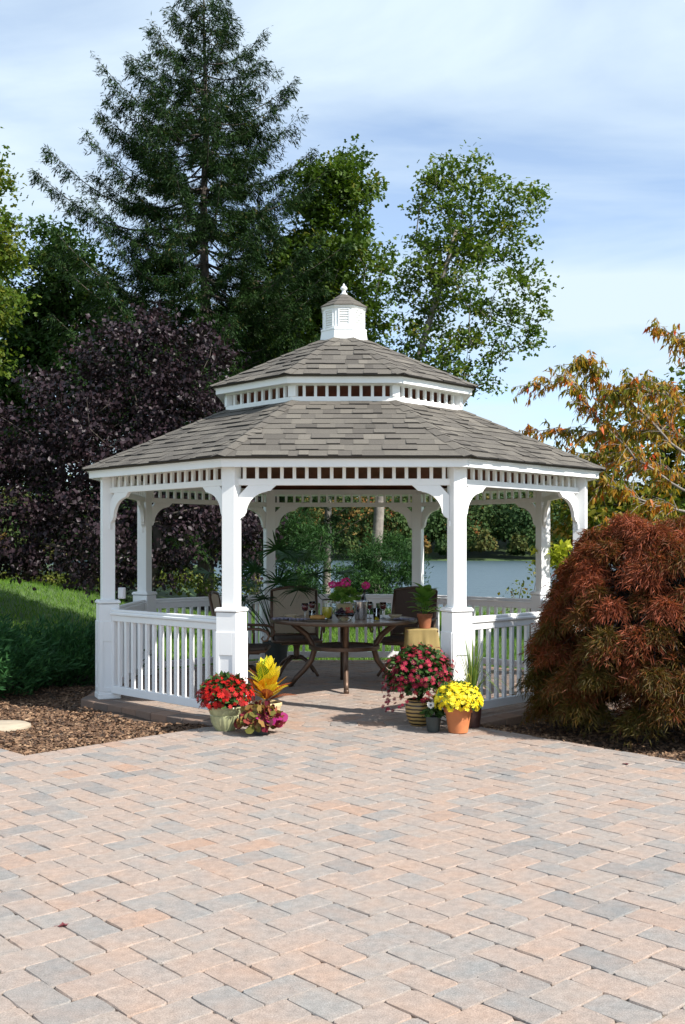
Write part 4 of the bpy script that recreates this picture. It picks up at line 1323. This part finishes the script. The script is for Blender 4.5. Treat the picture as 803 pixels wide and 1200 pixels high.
# croton
g = Vector((-.665, 9.22, .003)); r = empty('potted_croton', g); tag(r, 'croton with yellow, green and orange leaves in a cream pot', 'potted plant')
pot(r, M['cream'], [(.001, 0), (.088, 0), (.095, .012), (.112, .08), (.122, .15), (.132, .17), (.137, .178), (.137, .2), (.13, .206), (.122, .2), (.12, .18)], 40, None, .121, .185)
def mat_croton(name, a, b, c):
    m, n, l, p = new_mat(name)
    uv = n.new('ShaderNodeUVMap'); s = n.new('ShaderNodeSeparateXYZ'); l.new(uv.outputs[0], s.inputs[0])
    ab = n.new('ShaderNodeMath'); ab.operation = 'ABSOLUTE'; l.new(s.outputs[0], ab.inputs[0])
    v = n.new('ShaderNodeMath'); v.operation = 'MULTIPLY_ADD'; l.new(ab.outputs[0], v.inputs[0]); v.inputs[1].default_value = -.16; l.new(s.outputs[1], v.inputs[2])
    w = n.new('ShaderNodeMath'); w.operation = 'MULTIPLY'; l.new(v.outputs[0], w.inputs[0]); w.inputs[1].default_value = 70
    sn = n.new('ShaderNodeMath'); sn.operation = 'SINE'; l.new(w.outputs[0], sn.inputs[0])
    nz = n.new('ShaderNodeTexNoise'); nz.inputs['Scale'].default_value = 3.5
    l.new(uv.outputs[0], nz.inputs[0])
    oi = n.new('ShaderNodeObjectInfo')
    ad = n.new('ShaderNodeMath'); ad.operation = 'MULTIPLY_ADD'; l.new(sn.outputs[0], ad.inputs[0]); ad.inputs[1].default_value = .22; l.new(nz.outputs['Fac'], ad.inputs[2])
    # midrib stays bright
    mi = n.new('ShaderNodeMath'); mi.operation = 'LESS_THAN'; l.new(ab.outputs[0], mi.inputs[0]); mi.inputs[1].default_value = .1
    a2 = n.new('ShaderNodeMath'); a2.operation = 'ADD'; l.new(ad.outputs[0], a2.inputs[0]); l.new(mi.outputs[0], a2.inputs[1])
    r = ramp_node(n, [(.25, a), (.5, b), (.8, c)]); l.new(a2.outputs[0], r.inputs[0])
    l.new(r.outputs[0], p.inputs['Base Color']); p.inputs['Roughness'].default_value = .3
    tr = n.new('ShaderNodeBsdfTranslucent'); l.new(r.outputs[0], tr.inputs[0])
    mx = n.new('ShaderNodeMixShader'); mx.inputs[0].default_value = .3
    l.new(p.outputs[0], mx.inputs[1]); l.new(tr.outputs[0], mx.inputs[2]); l.new(mx.outputs[0], n['Material Output'].inputs[0])
    return m
CRO = [mat_croton('croton_yellow', (.35, .40, .02), (.80, .56, .02), (.85, .68, .04)), mat_croton('croton_green', (.04, .16, .015), (.22, .34, .02), (.80, .68, .04)),
       mat_croton('croton_orange', (.55, .16, .01), (.78, .40, .02), (.85, .62, .03)), mat_croton('croton_red', (.12, .02, .012), (.36, .06, .015), (.65, .22, .03))]
def big_leaf_mesh(L, W, curl, mat, fold=.25, nseg=7, name='leaf', tipw=.8):
    V, F, UV = [], [], []
    for i in range(nseg + 1):
        t = i / nseg
        w = W * (math.sin(math.pi * min(1, t * .93 + .07) ** tipw) ** .8 if t < 1 else 0) * .5
        y = L * (t - .12 * curl * t * t); z = -curl * L * .45 * t * t
        for s in (-1, 0, 1):
            V.append((s * w, y, z + abs(s) * w * fold)); UV.append((s * 1.0, t))
    for i in range(nseg):
        for s in (0, 1):
            a = i * 3 + s
            F.append((a, a + 1, a + 4, a + 3))
    me = bpy.data.meshes.new(name); me.from_pydata(V, [], F); me.materials.append(mat)
    ul = me.uv_layers.new(name='UVMap')
    for lp in me.loops: ul.data[lp.index].uv = UV[lp.vertex_index]
    at_ = me.attributes.new('rnd', 'FLOAT', 'POINT'); at_.data.foreach_set('value', np.full(len(V), random.random(), dtype=np.float32))
    me.polygons.foreach_set('use_smooth', np.ones(len(F), dtype=bool))
    return me
def place_leaf(me, parent, p, d, nz, name='leaf', sc=1.0):
    y = Vector(d).normalized(); x = y.cross(Vector(nz)).normalized(); z = x.cross(y)
    o = bpy.data.objects.new(name, me); col.objects.link(o); o.parent = parent
    o.matrix_basis = Matrix(((x.x, y.x, z.x, p[0]), (x.y, y.y, z.y, p[1]), (x.z, y.z, z.z, p[2]), (0, 0, 0, 1))) @ Matrix.Scale(sc, 4)
    return o
st = MB(); st.tube([(0, 0, .18), (.005, 0, .3), (0, .005, .40)], [.009, .008, .006], 6); st.build('stem', M['darkbark'], r)
cro_me = [[big_leaf_mesh(1, .42 + .07 * j, .05 + .25 * j, c, tipw=1.1) for j in range(3)] for c in CRO]
for i in range(46):
    f = i / 45
    az = i * 2.39996; el = R_(24 + 62 * f ** .8) + rng.uniform(-.15, .15)
    ml = (1 if (math.cos(az) < 0 or rng.uniform() < .3) and rng.uniform() < .7 else 0) if f > .4 else (3 if rng.uniform() < .4 else 2 if rng.uniform() < .7 else 0)
    d = Vector((math.cos(az) * math.cos(el), math.sin(az) * math.cos(el), math.sin(el)))
    o = place_leaf(random.choice(cro_me[ml]), r, Vector((0, 0, .21 + .17 * f)) + d * .03, d, Vector((0, 0, 1)) - d * d.z + Vector((random.uniform(-.2, .2), random.uniform(-.2, .2), .15)), sc=rng.uniform(.20, .265) * (1 - .1 * f))
# coral bells in front
g = Vector((-.685, 8.80, .003)); r = empty('potted_coral_bells', g); tag(r, 'low mound of ruffled pink, red and tan leaves in front of the croton', 'potted plant')
pot(r, M['darkpot'], [(.001, 0), (.06, 0), (.075, .1), (.08, .105), (.072, .105), (.07, .09)], 24, None, .07, .09)
n = 230
d = rand_dirs(n); d[:, 2] = np.abs(d[:, 2]) * 1.05 - .12
pos = d * rng.uniform(.72, 1.0, (n, 1)) * [.165, .15, .15] + [0, 0, .10]
pos[:, 2] = np.maximum(pos[:, 2], .02)
tag(link('leaves', leaf_mesh('leaves', T_ROUND, pos, rng.normal(size=(n, 3)) * .5 + d * .6 - [0, 0, .3], d + rng.normal(size=(n, 3)) * .4, rng.uniform(.05, .085, n), rng.uniform(0, 1, n), L_['coleus']), r), kind='stuff')
# wine chrysanthemum in striped pot
g = Vector((.675, 9.25, .003)); r = empty('potted_chrysanthemum', g); tag(r, 'tall wine-red chrysanthemum in a gold pot with dark stripes', 'potted plant')
pot(r, M['stripe'], [(.001, 0), (.078, 0), (.085, .01), (.108, .06), (.122, .12), (.124, .16), (.116, .2), (.108, .215), (.112, .225), (.104, .226), (.1, .2)], 48, None, .104, .2)
mound_plant(r, .2, .285, .255, .43, 1600, L_['mumleaf'], .05, 460, L_['wine'], .025, low=-.55, jag=.12)
n = 26   # a few loose sprigs that hang out of the mound
a = rng.uniform(2.2, 4.3, n); rr = rng.uniform(.24, .33, n)
pos = np.stack([rr * np.cos(a), rr * np.sin(a), rng.uniform(.12, .38, n)], -1); nd = nrm(pos * [1, 1, 0] + [0, -.3, .3])
tag(link('blossoms', leaf_mesh('blossoms', T_BLOOM, pos, np.cross(nd, rand_dirs(n)), nd, rng.uniform(.015, .024, n), rng.uniform(0, .6, n), L_['wine']), r), kind='stuff')
# yellow chrysanthemum in terracotta
g = Vector((.975, 8.88, .003)); r = empty('potted_chrysanthemum', g); tag(r, 'yellow chrysanthemum dome in a plain terracotta pot', 'potted plant')
pot(r, M['terracotta'], [(.001, 0), (.078, 0), (.082, .004), (.109, .17), (.120, .172), (.126, .215), (.124, .22), (.112, .22), (.108, .19)], 40, None, .11, .195)
mound_plant(r, .18, .195, .155, .265, 500, L_['mumleaf'], .045, 560, L_['yellowmum'], .024, low=-.25, eye=False, jag=.035)
# pansy in small dark pot
g = Vector((.77, 8.92, .003)); r = empty('potted_pansy', g); tag(r, 'small dark green pot with one white pansy', 'potted plant')
pot(r, M['darkpot'], [(.001, 0), (.052, 0), (.066, .115), (.071, .118), (.071, .128), (.064, .128), (.062, .11)], 28, None, .063, .115)
n = 160; d = rand_dirs(n); d[:, 2] = np.abs(d[:, 2])
pos = d * rng.uniform(.3, 1, (n, 1)) * [.085, .08, .10] + [0, 0, .125]
tag(link('leaves', leaf_mesh('leaves', T_LEAF, pos, d + rng.normal(size=(n, 3)) * .5, d + [0, 0, .6], rng.uniform(.03, .055, n), rng.uniform(0, 1, n), L_['mumleaf']), r), kind='stuff')
pc = np.array([-.03, -.085, .235])
offs = np.array([(-.014, 0, .012), (.014, 0, .012), (-.016, -.002, -.004), (.016, -.002, -.004), (0, -.004, -.014), (0, -.009, .0)])
tag(link('blossom', leaf_mesh('blossom', T_BLOOM, pc + offs, np.tile([0, 0, 1.0], (6, 1)), np.tile([0, -1.0, .25], (6, 1)), np.array([.019, .019, .017, .017, .019, .012]), np.array([0, 0, .1, .1, .2, 1.0]), L_['pansy']), r))
# reed-like plant behind
g = Vector((1.13, 9.16, .003)); r = empty('potted_grass', g); tag(r, 'arching green grass blades in a dark pot before the right pedestal', 'potted plant')
pot(r, M['brownpot'], [(.001, 0), (.066, 0), (.085, .2), (.092, .2), (.092, .22), (.082, .22), (.08, .19)], 28, None, .08, .19)
rb = MB()
for i in range(70):
    a = rng.uniform(0, 6.28); lean = rng.uniform(.05, 1.0); L = rng.uniform(.42, .80); w = rng.uniform(.003, .006)
    out = np.array([math.cos(a), math.sin(a) * .75, 0]); side = np.array([-math.sin(a), math.cos(a), 0])
    if out[1] > .25: lean *= .35
    V = []; m = 9
    for j in range(m + 1):
        t = j / m
        p = np.array([0, 0, .19]) + out * (.02 + lean * L * .8 * t ** 1.6) + np.array([0, 0, L * (t - lean * .85 * t ** 2.6)])
        ww = w * (1 - t ** 3) + .0006
        V += [p - side * ww, p + side * ww]
    rb.cur = rng.uniform(0, 1)
    rb.add(V, [(2 * j, 2 * j + 1, 2 * j + 3, 2 * j + 2) for j in range(m)])
tag(rb.build('blades', L_['reed'], r, smooth=True), kind='stuff')

# ------------------------------------------------------------------ table and chairs
TX, TY, TZ = .02, 11.85, .765
tb = empty('dining_table', (TX, TY, 0)); tag(tb, 'round stone-topped dining table with curved bronze legs', 'table')
b = MB(); b.lathe([(.001, TZ), (.79, TZ), (.79, TZ - .018), (.001, TZ - .018)], 64); b.build('table_top', M['stone'], tb, autosm=40)
b = MB(); b.lathe([(.791, TZ - .004), (.815, TZ - .002), (.822, TZ - .018), (.815, TZ - .036), (.77, TZ - .038), (.77, TZ - .019), (.791, TZ - .019)], 64, close=True); b.build('rim', M['bronze'], tb, autosm=50)
for k in range(4):
    a = R_(90 * k)
    P = [(.62, TZ - .03), (.52, .66), (.42, .58), (.36, .48), (.34, .40), (.37, .30), (.45, .19), (.54, .10), (.60, .02)]
    b = MB(); b.tube([(x, 0, z) for x, z in P], [.028, .032, .034, .034, .034, .033, .031, .029, .026], 8)
    b.tube([(.60, 0, .03), (.63, 0, .012)], [.03, .03], 8)
    b.build('leg', M['bronze'], tb, (0, 0, 0), a + R_(2), smooth=True)
b = MB(); b.lathe([(.40, .425), (.40, .465), (.365, .47), (.33, .45), (.33, .425)], 48, close=True); b.build('ring', M['bronze'], tb, autosm=50)
b = MB(); b.lathe([(.001, .452), (.335, .452), (.335, .444), (.001, .444)], 40); b.build('shelf', M['darksling'], tb)

def make_chair(loc, rz, label):
    c = empty('patio_chair', (*loc, 0), rz); tag(c, label, 'chair', 'chairs round the table')
    # local: front towards -y
    b = MB()
    SW = .275
    for s in (-1, 1):
        b.tube([(s * SW, -.24, .435), (s * SW, .20, .41), (s * (SW + .005), .25, .47), (s * (SW + .01), .30, .75), (s * (SW + .005), .355, 1.03)], [.018, .02, .02, .02, .018], 8)
    top = [(-(SW + .005) + 2 * (SW + .005) * t, .355 - .03 * math.sin(math.pi * t) * 0 + .02 * math.sin(math.pi * t), 1.03 + .035 * math.sin(math.pi * t)) for t in np.linspace(0, 1, 11)]
    b.tube(top, .02, 8)
    b.tube([(-SW, .252, .485), (SW, .252, .485)], .016, 8)
    b.tube([(-SW, -.24, .435), (SW, -.24, .435)], .018, 8)
    b.build('back_frame', M['bronze'], c, smooth=True)
    # slings
    V, F = [], []
    for i in range(9):
        v = i / 8
        for j in range(7):
            u = -1 + 2 * j / 6
            z = .50 + .525 * v + .033 * (1 - u * u) * v
            V.append((u * (SW - .012), .257 + .09 * v + .03 * (1 - u * u) * (1 - v * .3), z))
    for i in range(8):
        for j in range(6): F.append((i * 7 + j, i * 7 + j + 1, (i + 1) * 7 + j + 1, (i + 1) * 7 + j))
    F += [tuple(q + 63 for q in f[::-1]) for f in F]
    b = MB(); b.add(V + [(p[0], p[1] + .008, p[2]) for p in V], F); b.build('back_sling', M['sling'], c, smooth=True)
    b = MB(); b.box((0, -.015, .445), (SW * 2 - .03, .46, .06), bev=.025); b.build('seat', M['darksling'], c, autosm=60)
    for s in (-1, 1):
        b = MB()
        x = s * (SW + .03)
        P = [(x, .30, .70), (x, .15, .685), (x, -.05, .68), (x, -.2, .675), (x, -.27, .65), (x, -.295, .60), (x, -.275, .555), (x, -.235, .545), (x, -.215, .575), (x, -.235, .60)]
        b.tube(P, [.016] * 5 + [.013, .012, .011, .01, .009], 8)
        b.tube([(x, -.02, .68), (x, -.06, .58), (s * (SW + .012), -.06, .44)], .013, 7)
        b.build('arm', M['bronze'], c, smooth=True)
    b = MB(); b.tube([(0, 0, .42), (0, 0, .33), (0, 0, .2)], [.06, .035, .04], 12); b.box((0, 0, .40), (.40, .36, .018), bev=.004); b.build('swivel', M['bronze'], c)
    for k in range(4):
        a = R_(45 + 90 * k)
        P = [(.02, .23), (.10, .225), (.20, .17), (.28, .09), (.335, .02)]
        b = MB(); b.tube([(x * math.cos(a), x * math.sin(a), z) for x, z in P], [.026, .025, .022, .02, .018], 8); b.build('leg', M['bronze'], c, smooth=True)
    return c
make_chair((-.56, 12.85), R_(8), 'tan sling-back chair behind the table, left of the pink flowers')
make_chair((.74, 12.75), R_(-28), 'chair with brown sling back beside the leafy plant, right of the pink flowers')
make_chair((-1.08, 11.72), R_(88), 'chair with scrolled arm at the left side of the table')
# the right-hand chair has a darker sling
for o in [o for o in bpy.data.objects if o.name.startswith('back_sling')][1:2]:
    o.data = o.data.copy(); o.data.materials[0] = mat_plain('brown_sling', (.085, .055, .04), .75, .12, 90, bump=.4, bscale=400)

# ------------------------------------------------------------------ things on the table
def tpos(px, Y): return Vector(((px - CX) * Y / FPX, Y, TZ + .002))
def thing(name, label, cat, p, group=None, rz=0):
    o = empty(name, p, rz); return tag(o, label, cat, group)
# geranium
r = thing('potted_geranium', 'pink geranium in a gold pot in the middle of the table', 'potted plant', tpos(404.5, 11.98))
pot(r, M['cream'], [(.001, 0), (.065, 0), (.08, .06), (.092, .14), (.098, .15), (.096, .16), (.085, .158), (.082, .13)], 32, None, .083, .135)
n = 170; d = rand_dirs(n); d[:, 2] = np.abs(d[:, 2]) * 1.1 - .35
pos = d * rng.uniform(.5, 1, (n, 1)) * [.17, .15, .11] + [0, 0, .235]
tag(link('leaves', leaf_mesh('leaves', T_ROUND, pos, d - [0, 0, .2] + rng.normal(size=(n, 3)) * .4, d + [0, 0, .8], rng.uniform(.05, .08, n), rng.uniform(0, 1, n), L_['gerleaf']), r), kind='stuff')
for hx, hy, hz, hr in ((-.145, -.02, .375, .05), (.008, -.05, .40, .066), (.235, 0, .365, .052), (-.06, .08, .37, .045)):
    sm = MB(); sm.tube([(hx * .3, hy * .3, .16), (hx * .8, hy * .8, .28), (hx, hy, hz)], .004, 5); sm.build('stem', L_['gerleaf'], r)
    n = 70; d = rand_dirs(n); pos = np.array([hx, hy, hz]) + d * hr * rng.uniform(.75, 1, (n, 1)) * [1, 1, .85]
    tag(link('flower_head', leaf_mesh('flower_head', T_BLOOM, pos, np.cross(d, rand_dirs(n)), d, rng.uniform(.013, .021, n), rng.uniform(0, 1, n), L_['pinkger']), r))
# grapes in a glass bowl
r = thing('fruit_bowl', 'glass bowl heaped with dark and red grapes', 'bowl', tpos(404, 11.42))
b = MB(); b.lathe([(.001, .004), (.05, .004), (.055, .012), (.09, .05), (.118, .095), (.121, .095), (.095, .046), (.058, .006), (.05, 0), (.001, 0)], 32); b.build('bowl', M['glass'], r, smooth=True)
gm = MB()
for i in range(90):
    a = rng.uniform(0, 6.28); q = math.sqrt(rng.uniform(0, 1)); x, y = .10 * q * math.cos(a), .10 * q * math.sin(a)
    z = .045 + .06 * q * q * .5 + rng.uniform(0, 1) * (.10 * (1 - q * q) + .015)
    gm.cur = rng.uniform(0, .48) if x < .01 else rng.uniform(.56, 1)
    gm.lathe([(.0005, -.0125), (.009, -.009), (.0125, 0), (.009, .009), (.0005, .0125)], 8, c=(x, y, z))
tag(gm.build('grapes', M['grape'], r, smooth=True), kind='stuff')
# ice bucket with bottle
r = thing('ice_bucket', 'steel ice bucket right of the grapes', 'bucket', tpos(423, 11.6))
b = MB(); b.lathe([(.001, 0), (.062, 0), (.066, .01), (.08, .2), (.086, .205), (.084, .212), (.078, .205), (.066, .02), (.001, .02)], 36); b.build('bucket', M['steel'], r, autosm=40)
for s in (-1, 1):
    b = MB(); b.tube([(s * .078, -.025, .17), (s * .1, -.02, .165), (s * .1, .02, .165), (s * .078, .025, .17)], .005, 6); b.build('handle', M['steel'], r)
o = thing('wine_bottle', 'dark wine bottle leaning in the ice bucket', 'bottle', tpos(424, 11.6) + Vector((0, 0, .025)))
b = MB(); b.lathe([(.001, 0), (.034, 0), (.037, .006), (.037, .18), (.03, .21), (.015, .24), (.014, .30), (.016, .302), (.016, .312), (.001, .313)], 24); b.build('body', M['bottle'], o, smooth=True).rotation_euler = (0, R_(6), 0)
# pitcher
r = thing('pitcher', 'glass pitcher of yellow juice left of the pink flowers', 'pitcher', tpos(383.5, 11.7))
b = MB(); b.lathe([(.001, 0), (.052, 0), (.058, .008), (.064, .09), (.058, .17), (.056, .205), (.061, .222), (.058, .222), (.053, .205), (.055, .17), (.061, .09), (.055, .012), (.001, .012)], 32); b.build('jug', M['glass'], r, smooth=True)
b = MB(); b.lathe([(.001, .0145), (.0535, .0145), (.0595, .09), (.0558, .135), (.001, .135)], 32); b.build('juice', M['juice'], r, smooth=False)
b = MB(); b.tube([(.055, 0, .19), (.095, 0, .185), (.105, 0, .13), (.085, 0, .07), (.06, 0, .06)], .007, 8); b.build('handle', M['glass'], r, smooth=True)
def wine_glass(px, Y, label):
    r = thing('wine_glass', label, 'glass', tpos(px, Y), 'wine glasses on the table')
    b = MB(); b.lathe([(.001, .003), (.034, .003), (.036, 0), (.034, .005), (.006, .010), (.0045, .03), (.0045, .085), (.01, .095), (.035, .115), (.042, .145), (.036, .185), (.0345, .185), (.040, .145), (.034, .117), (.008, .098), (.001, .097)], 24); b.build('glass', M['glass'], r, smooth=True)
    b = MB(); b.lathe([(.001, .0985), (.009, .0995), (.0325, .1195), (.0385, .145), (.0375, .152), (.001, .152)], 24); b.build('wine', M['wine'], r)
wine_glass(357.5, 11.55, 'glass of red wine at the left place setting, nearer the chair')
wine_glass(366, 11.95, 'glass of red wine between the left place setting and the pitcher')
wine_glass(433, 11.85, 'glass of red wine just right of the steel ice bucket')
wine_glass(449, 11.75, 'glass of red wine right of the yellow juice tumbler')
def tumbler(px, Y, h, label, fill=.8):
    r = thing('juice_glass', label, 'glass', tpos(px, Y), 'juice tumblers on the table')
    b = MB(); b.lathe([(.001, 0), (.034, 0), (.042, h), (.0395, h), (.032, .006), (.001, .006)], 24); b.build('glass', M['glass'], r, smooth=True)
    b = MB(); b.lathe([(.001, .008), (.0312, .008), (.0312 + .0075 * fill, h * fill), (.001, h * fill)], 24); b.build('juice', M['juice'], r)
tumbler(441.5, 11.45, .135, 'tumbler of yellow juice at the right place setting')
tumbler(366, 11.6, .10, 'low tumbler of yellow juice left of the pitcher')
def plate(px, Y, label):
    r = thing('soup_plate', label, 'plate', tpos(px, Y), 'cream plates on the table')
    b = MB(); b.lathe([(.001, .004), (.07, .004), (.125, .016), (.128, .018), (.126, .021), (.07, .009), (.001, .009)], 36); b.build('plate', M['china'], r, smooth=True)
    b = MB(); b.lathe([(.001, .012), (.04, .012), (.075, .045), (.082, .05), (.079, .052), (.04, .018), (.001, .018)], 32); b.build('bowl', M['china'], r, smooth=True)
plate(341, 11.75, 'cream bowl and plate at the left place setting')
plate(463, 11.7, 'cream bowl and plate at the right place setting')
def napkin(px, Y, rz, label):
    V, F = [], []
    m = 12
    for i in range(m + 1):
        for j in range(7):
            x = -.11 + .22 * i / m; y = -.07 + .14 * j / 6
            V.append((x, y, .012 + .014 * abs(math.sin(i * 1.3 + j * .5)) + .006 * math.sin(j * 2.1)))
    for i in range(m):
        for j in range(6): F.append((i * 7 + j, (i + 1) * 7 + j, (i + 1) * 7 + j + 1, i * 7 + j + 1))
    b = MB(); b.add(V + [(p[0], p[1], p[2] - .008) for p in V], F + [tuple(q + len(V) for q in f[::-1]) for f in F])
    o = b.build('napkin', M['lilac'], None, tpos(px, Y), rz, smooth=True); tag(o, label, 'napkin', 'lilac napkins on the table')
napkin(331, 11.55, R_(15), 'crumpled lilac napkin at the left edge of the table')
napkin(474, 11.5, R_(-12), 'crumpled lilac napkin at the right edge of the table')
napkin(352, 11.42, R_(-5), 'folded lilac napkin beside the bread tray')
r = thing('bread_tray', 'dark tray with a loaf of bread at the front of the table', 'tray', tpos(371, 11.3), rz=R_(-6))
b = MB(); b.box((0, 0, .008), (.24, .13, .012), bev=.004)
for s in (-1, 1):
    b.box((0, s * .062, .018), (.24, .008, .016)); b.box((s * .118, 0, .018), (.006, .116, .016))
b.build('tray', M['bottle'], r)
b = MB(); b.lathe([(.001, -.085), (.022, -.08), (.034, -.05), (.037, 0), (.034, .05), (.022, .08), (.001, .085)], 16)
o = b.build('loaf', M['bread'], r, (0.01, 0, .046), smooth=True); o.rotation_euler = (0, R_(90), R_(4)); o.scale = (.75, 1, 1)

# draped side table and its plant
stx, sty = (494 - CX) * 11.45 / FPX, 11.45
r = empty('side_table', (stx, sty, 0)); tag(r, 'small square table under a gold cloth beside the right front post', 'table')
b = MB(); b.box((0, 0, .665), (.34, .34, .02), bev=.003); b.build('table_top', M['bronze'], r)
for sx in (-1, 1):
    for sy in (-1, 1):
        b = MB(); b.tube([(sx * .14, sy * .14, .655), (sx * .15, sy * .15, 0)], .012, 8); b.build('leg', M['bronze'], r)
V, F = [], []
NA = 96
zs = [.682, .682, .676, .62, .52, .42, .32, .24]
for i, z in enumerate(zs):
    for k in range(NA):
        a = 2 * math.pi * k / NA
        sq = 1 / max(abs(math.cos(a)), abs(math.sin(a)))
        rr = .172 * min(sq, 1.34)
        if i == 0: rr *= .02
        t = max(0, (.676 - z) / .44)
        rr += .03 * t + .016 * t * math.sin(9 * a + .6) + .008 * t * math.sin(17 * a)
        V.append((rr * math.cos(a), rr * math.sin(a), z - (.02 * t * math.cos(4 * a))))
for i in range(len(zs) - 1):
    for k in range(NA):
        k2 = (k + 1) % NA
        F.append((i * NA + k, i * NA + k2, (i + 1) * NA + k2, (i + 1) * NA + k))
b = MB(); b.add(V, F); o = b.build('tablecloth', M['goldcloth'], None, (stx, sty, 0), smooth=True); tag(o, 'gold cloth draped over the small side table', 'tablecloth')
r = empty('potted_plant', ((498 - CX) * 11.48 / FPX, 11.48, .684)); tag(r, 'broad-leaved green plant in a terracotta pot on the gold cloth', 'potted plant')
pot(r, M['clay'], [(.001, 0), (.06, 0), (.078, .12), (.086, .122), (.088, .16), (.08, .16), (.076, .13)], 32, None, .077, .135)
bl_me = [big_leaf_mesh(1, .8, .6, L_['bigleaf'], .2, name='leaf', tipw=1.0), big_leaf_mesh(1, .68, .9, L_['bigleaf'], .25, name='leaf', tipw=1.0)]
for i in range(26):
    f = i / 25; az = i * 2.39996; hgt = .17 + .21 * f
    el = R_(15 + 50 * f)
    d = Vector((math.cos(az) * math.cos(el), math.sin(az) * math.cos(el), math.sin(el)))
    p = Vector((.05 * math.cos(az) * (1.2 - f), .05 * math.sin(az) * (1.2 - f), hgt))
    o = place_leaf(bl_me[i % 2], r, p, d, Vector((0, 0, 1)) - d * d.z * .6, sc=rng.uniform(.13, .20))
b = MB()
for i in range(9):
    a = i * .7; b.tube([(.02 * math.cos(a), .02 * math.sin(a), .13), (.05 * math.cos(a), .05 * math.sin(a), .36)], .004, 5)
b.build('stem', L_['bigleaf'], r)
# potted palm at the back
pp = Vector((-.86, 13.62, .003)); r = empty('potted_palm', pp); tag(r, 'tall green fan palm in a pot behind the left chair', 'potted plant')
pot(r, M['darkpot'], [(.001, 0), (.12, 0), (.16, .3), (.175, .3), (.178, .35), (.165, .35), (.16, .31)], 32, None, .16, .32)
fm = MB(); P, Yd, Zd, S, Rn = [], [], [], [], []
for i in range(24):
    az = i * 2.39996; el = rng.uniform(.6, 1.4); L = rng.uniform(.7, 1.45)
    hd = np.array([math.cos(az) * math.cos(el), math.sin(az) * math.cos(el), math.sin(el)])
    tip = np.array([0, 0, .33]) + hd * L
    fm.tube([(0, 0, .33), Vector(np.array([0, 0, .33]) + hd * L * .5 + np.array([0, 0, .05])), Vector(tip)], [.008, .006, .004], 5)
    u = nrm(hd + np.array([0, 0, -.3])); sd = nrm(np.cross(u, [0, 0, 1.0])); 
    m = 22
    th = np.linspace(-2.1, 2.1, m)
    dirs = np.cos(th)[:, None] * u + np.sin(th)[:, None] * sd
    P.append(np.tile(tip, (m, 1))); Yd.append(dirs + rng.normal(size=(m, 3)) * .06 - [0, 0, .25]); Zd.append(np.tile(np.cross(sd, u), (m, 1)) + rng.normal(size=(m, 3)) * .2)
    S.append(rng.uniform(.24, .36, m)); Rn.append(rng.uniform(0, 1, m))
P, Yd, Zd, S, Rn = map(np.concatenate, (P, Yd, Zd, S, Rn))
fm.build('stalk', L_['palm'], r, smooth=True)
tag(link('fronds', leaf_mesh('fronds', T_BLADE, P, Yd, Zd, S, Rn, L_['palm'], np.full(len(P), .075)), r), kind='stuff')

# fallen leaves on the patio
def fallen(px, py, rz, sc, label, tilt=.5):
    g = ground_at(px, py)
    b = MB()
    V = [(0, 0, .004)]; m = 11
    for i in range(m):
        a = 2 * math.pi * i / m; rr = (1 if i % 2 else .55)
        V.append((rr * math.cos(a), .75 * rr * math.sin(a), .004 + .35 * tilt * (math.sin(a) ** 2) + .12 * tilt * math.cos(3 * a) + .1))
    V2 = [(p[0], p[1], p[2] - .04) for p in V]
    F = [(0, i + 1, (i + 1) % m + 1) for i in range(m)]
    b.add(V + V2, F + [tuple(q + m + 1 for q in f[::-1]) for f in F])
    b.tube([(0, 0, .02), (-1.0, .3, .12), (-1.5, .35, .06)], .035, 5)
    o = b.build('fallen_leaf', M['fallen'], None, (g.x, g.y, .002), rz); o.scale = (sc, sc, sc)
    tag(o, label, 'leaf', 'fallen leaves on the patio')
fallen(75, 1086, .4, .026, 'curled dark red fallen leaf near the left front of the patio', .9)
fallen(733, 896, 2.0, .03, 'dark red fallen leaf on the patio before the red maple')
fallen(116, 1056, 1.0, .009, 'tiny dark leaf scrap in a paver joint just behind the curled leaf')
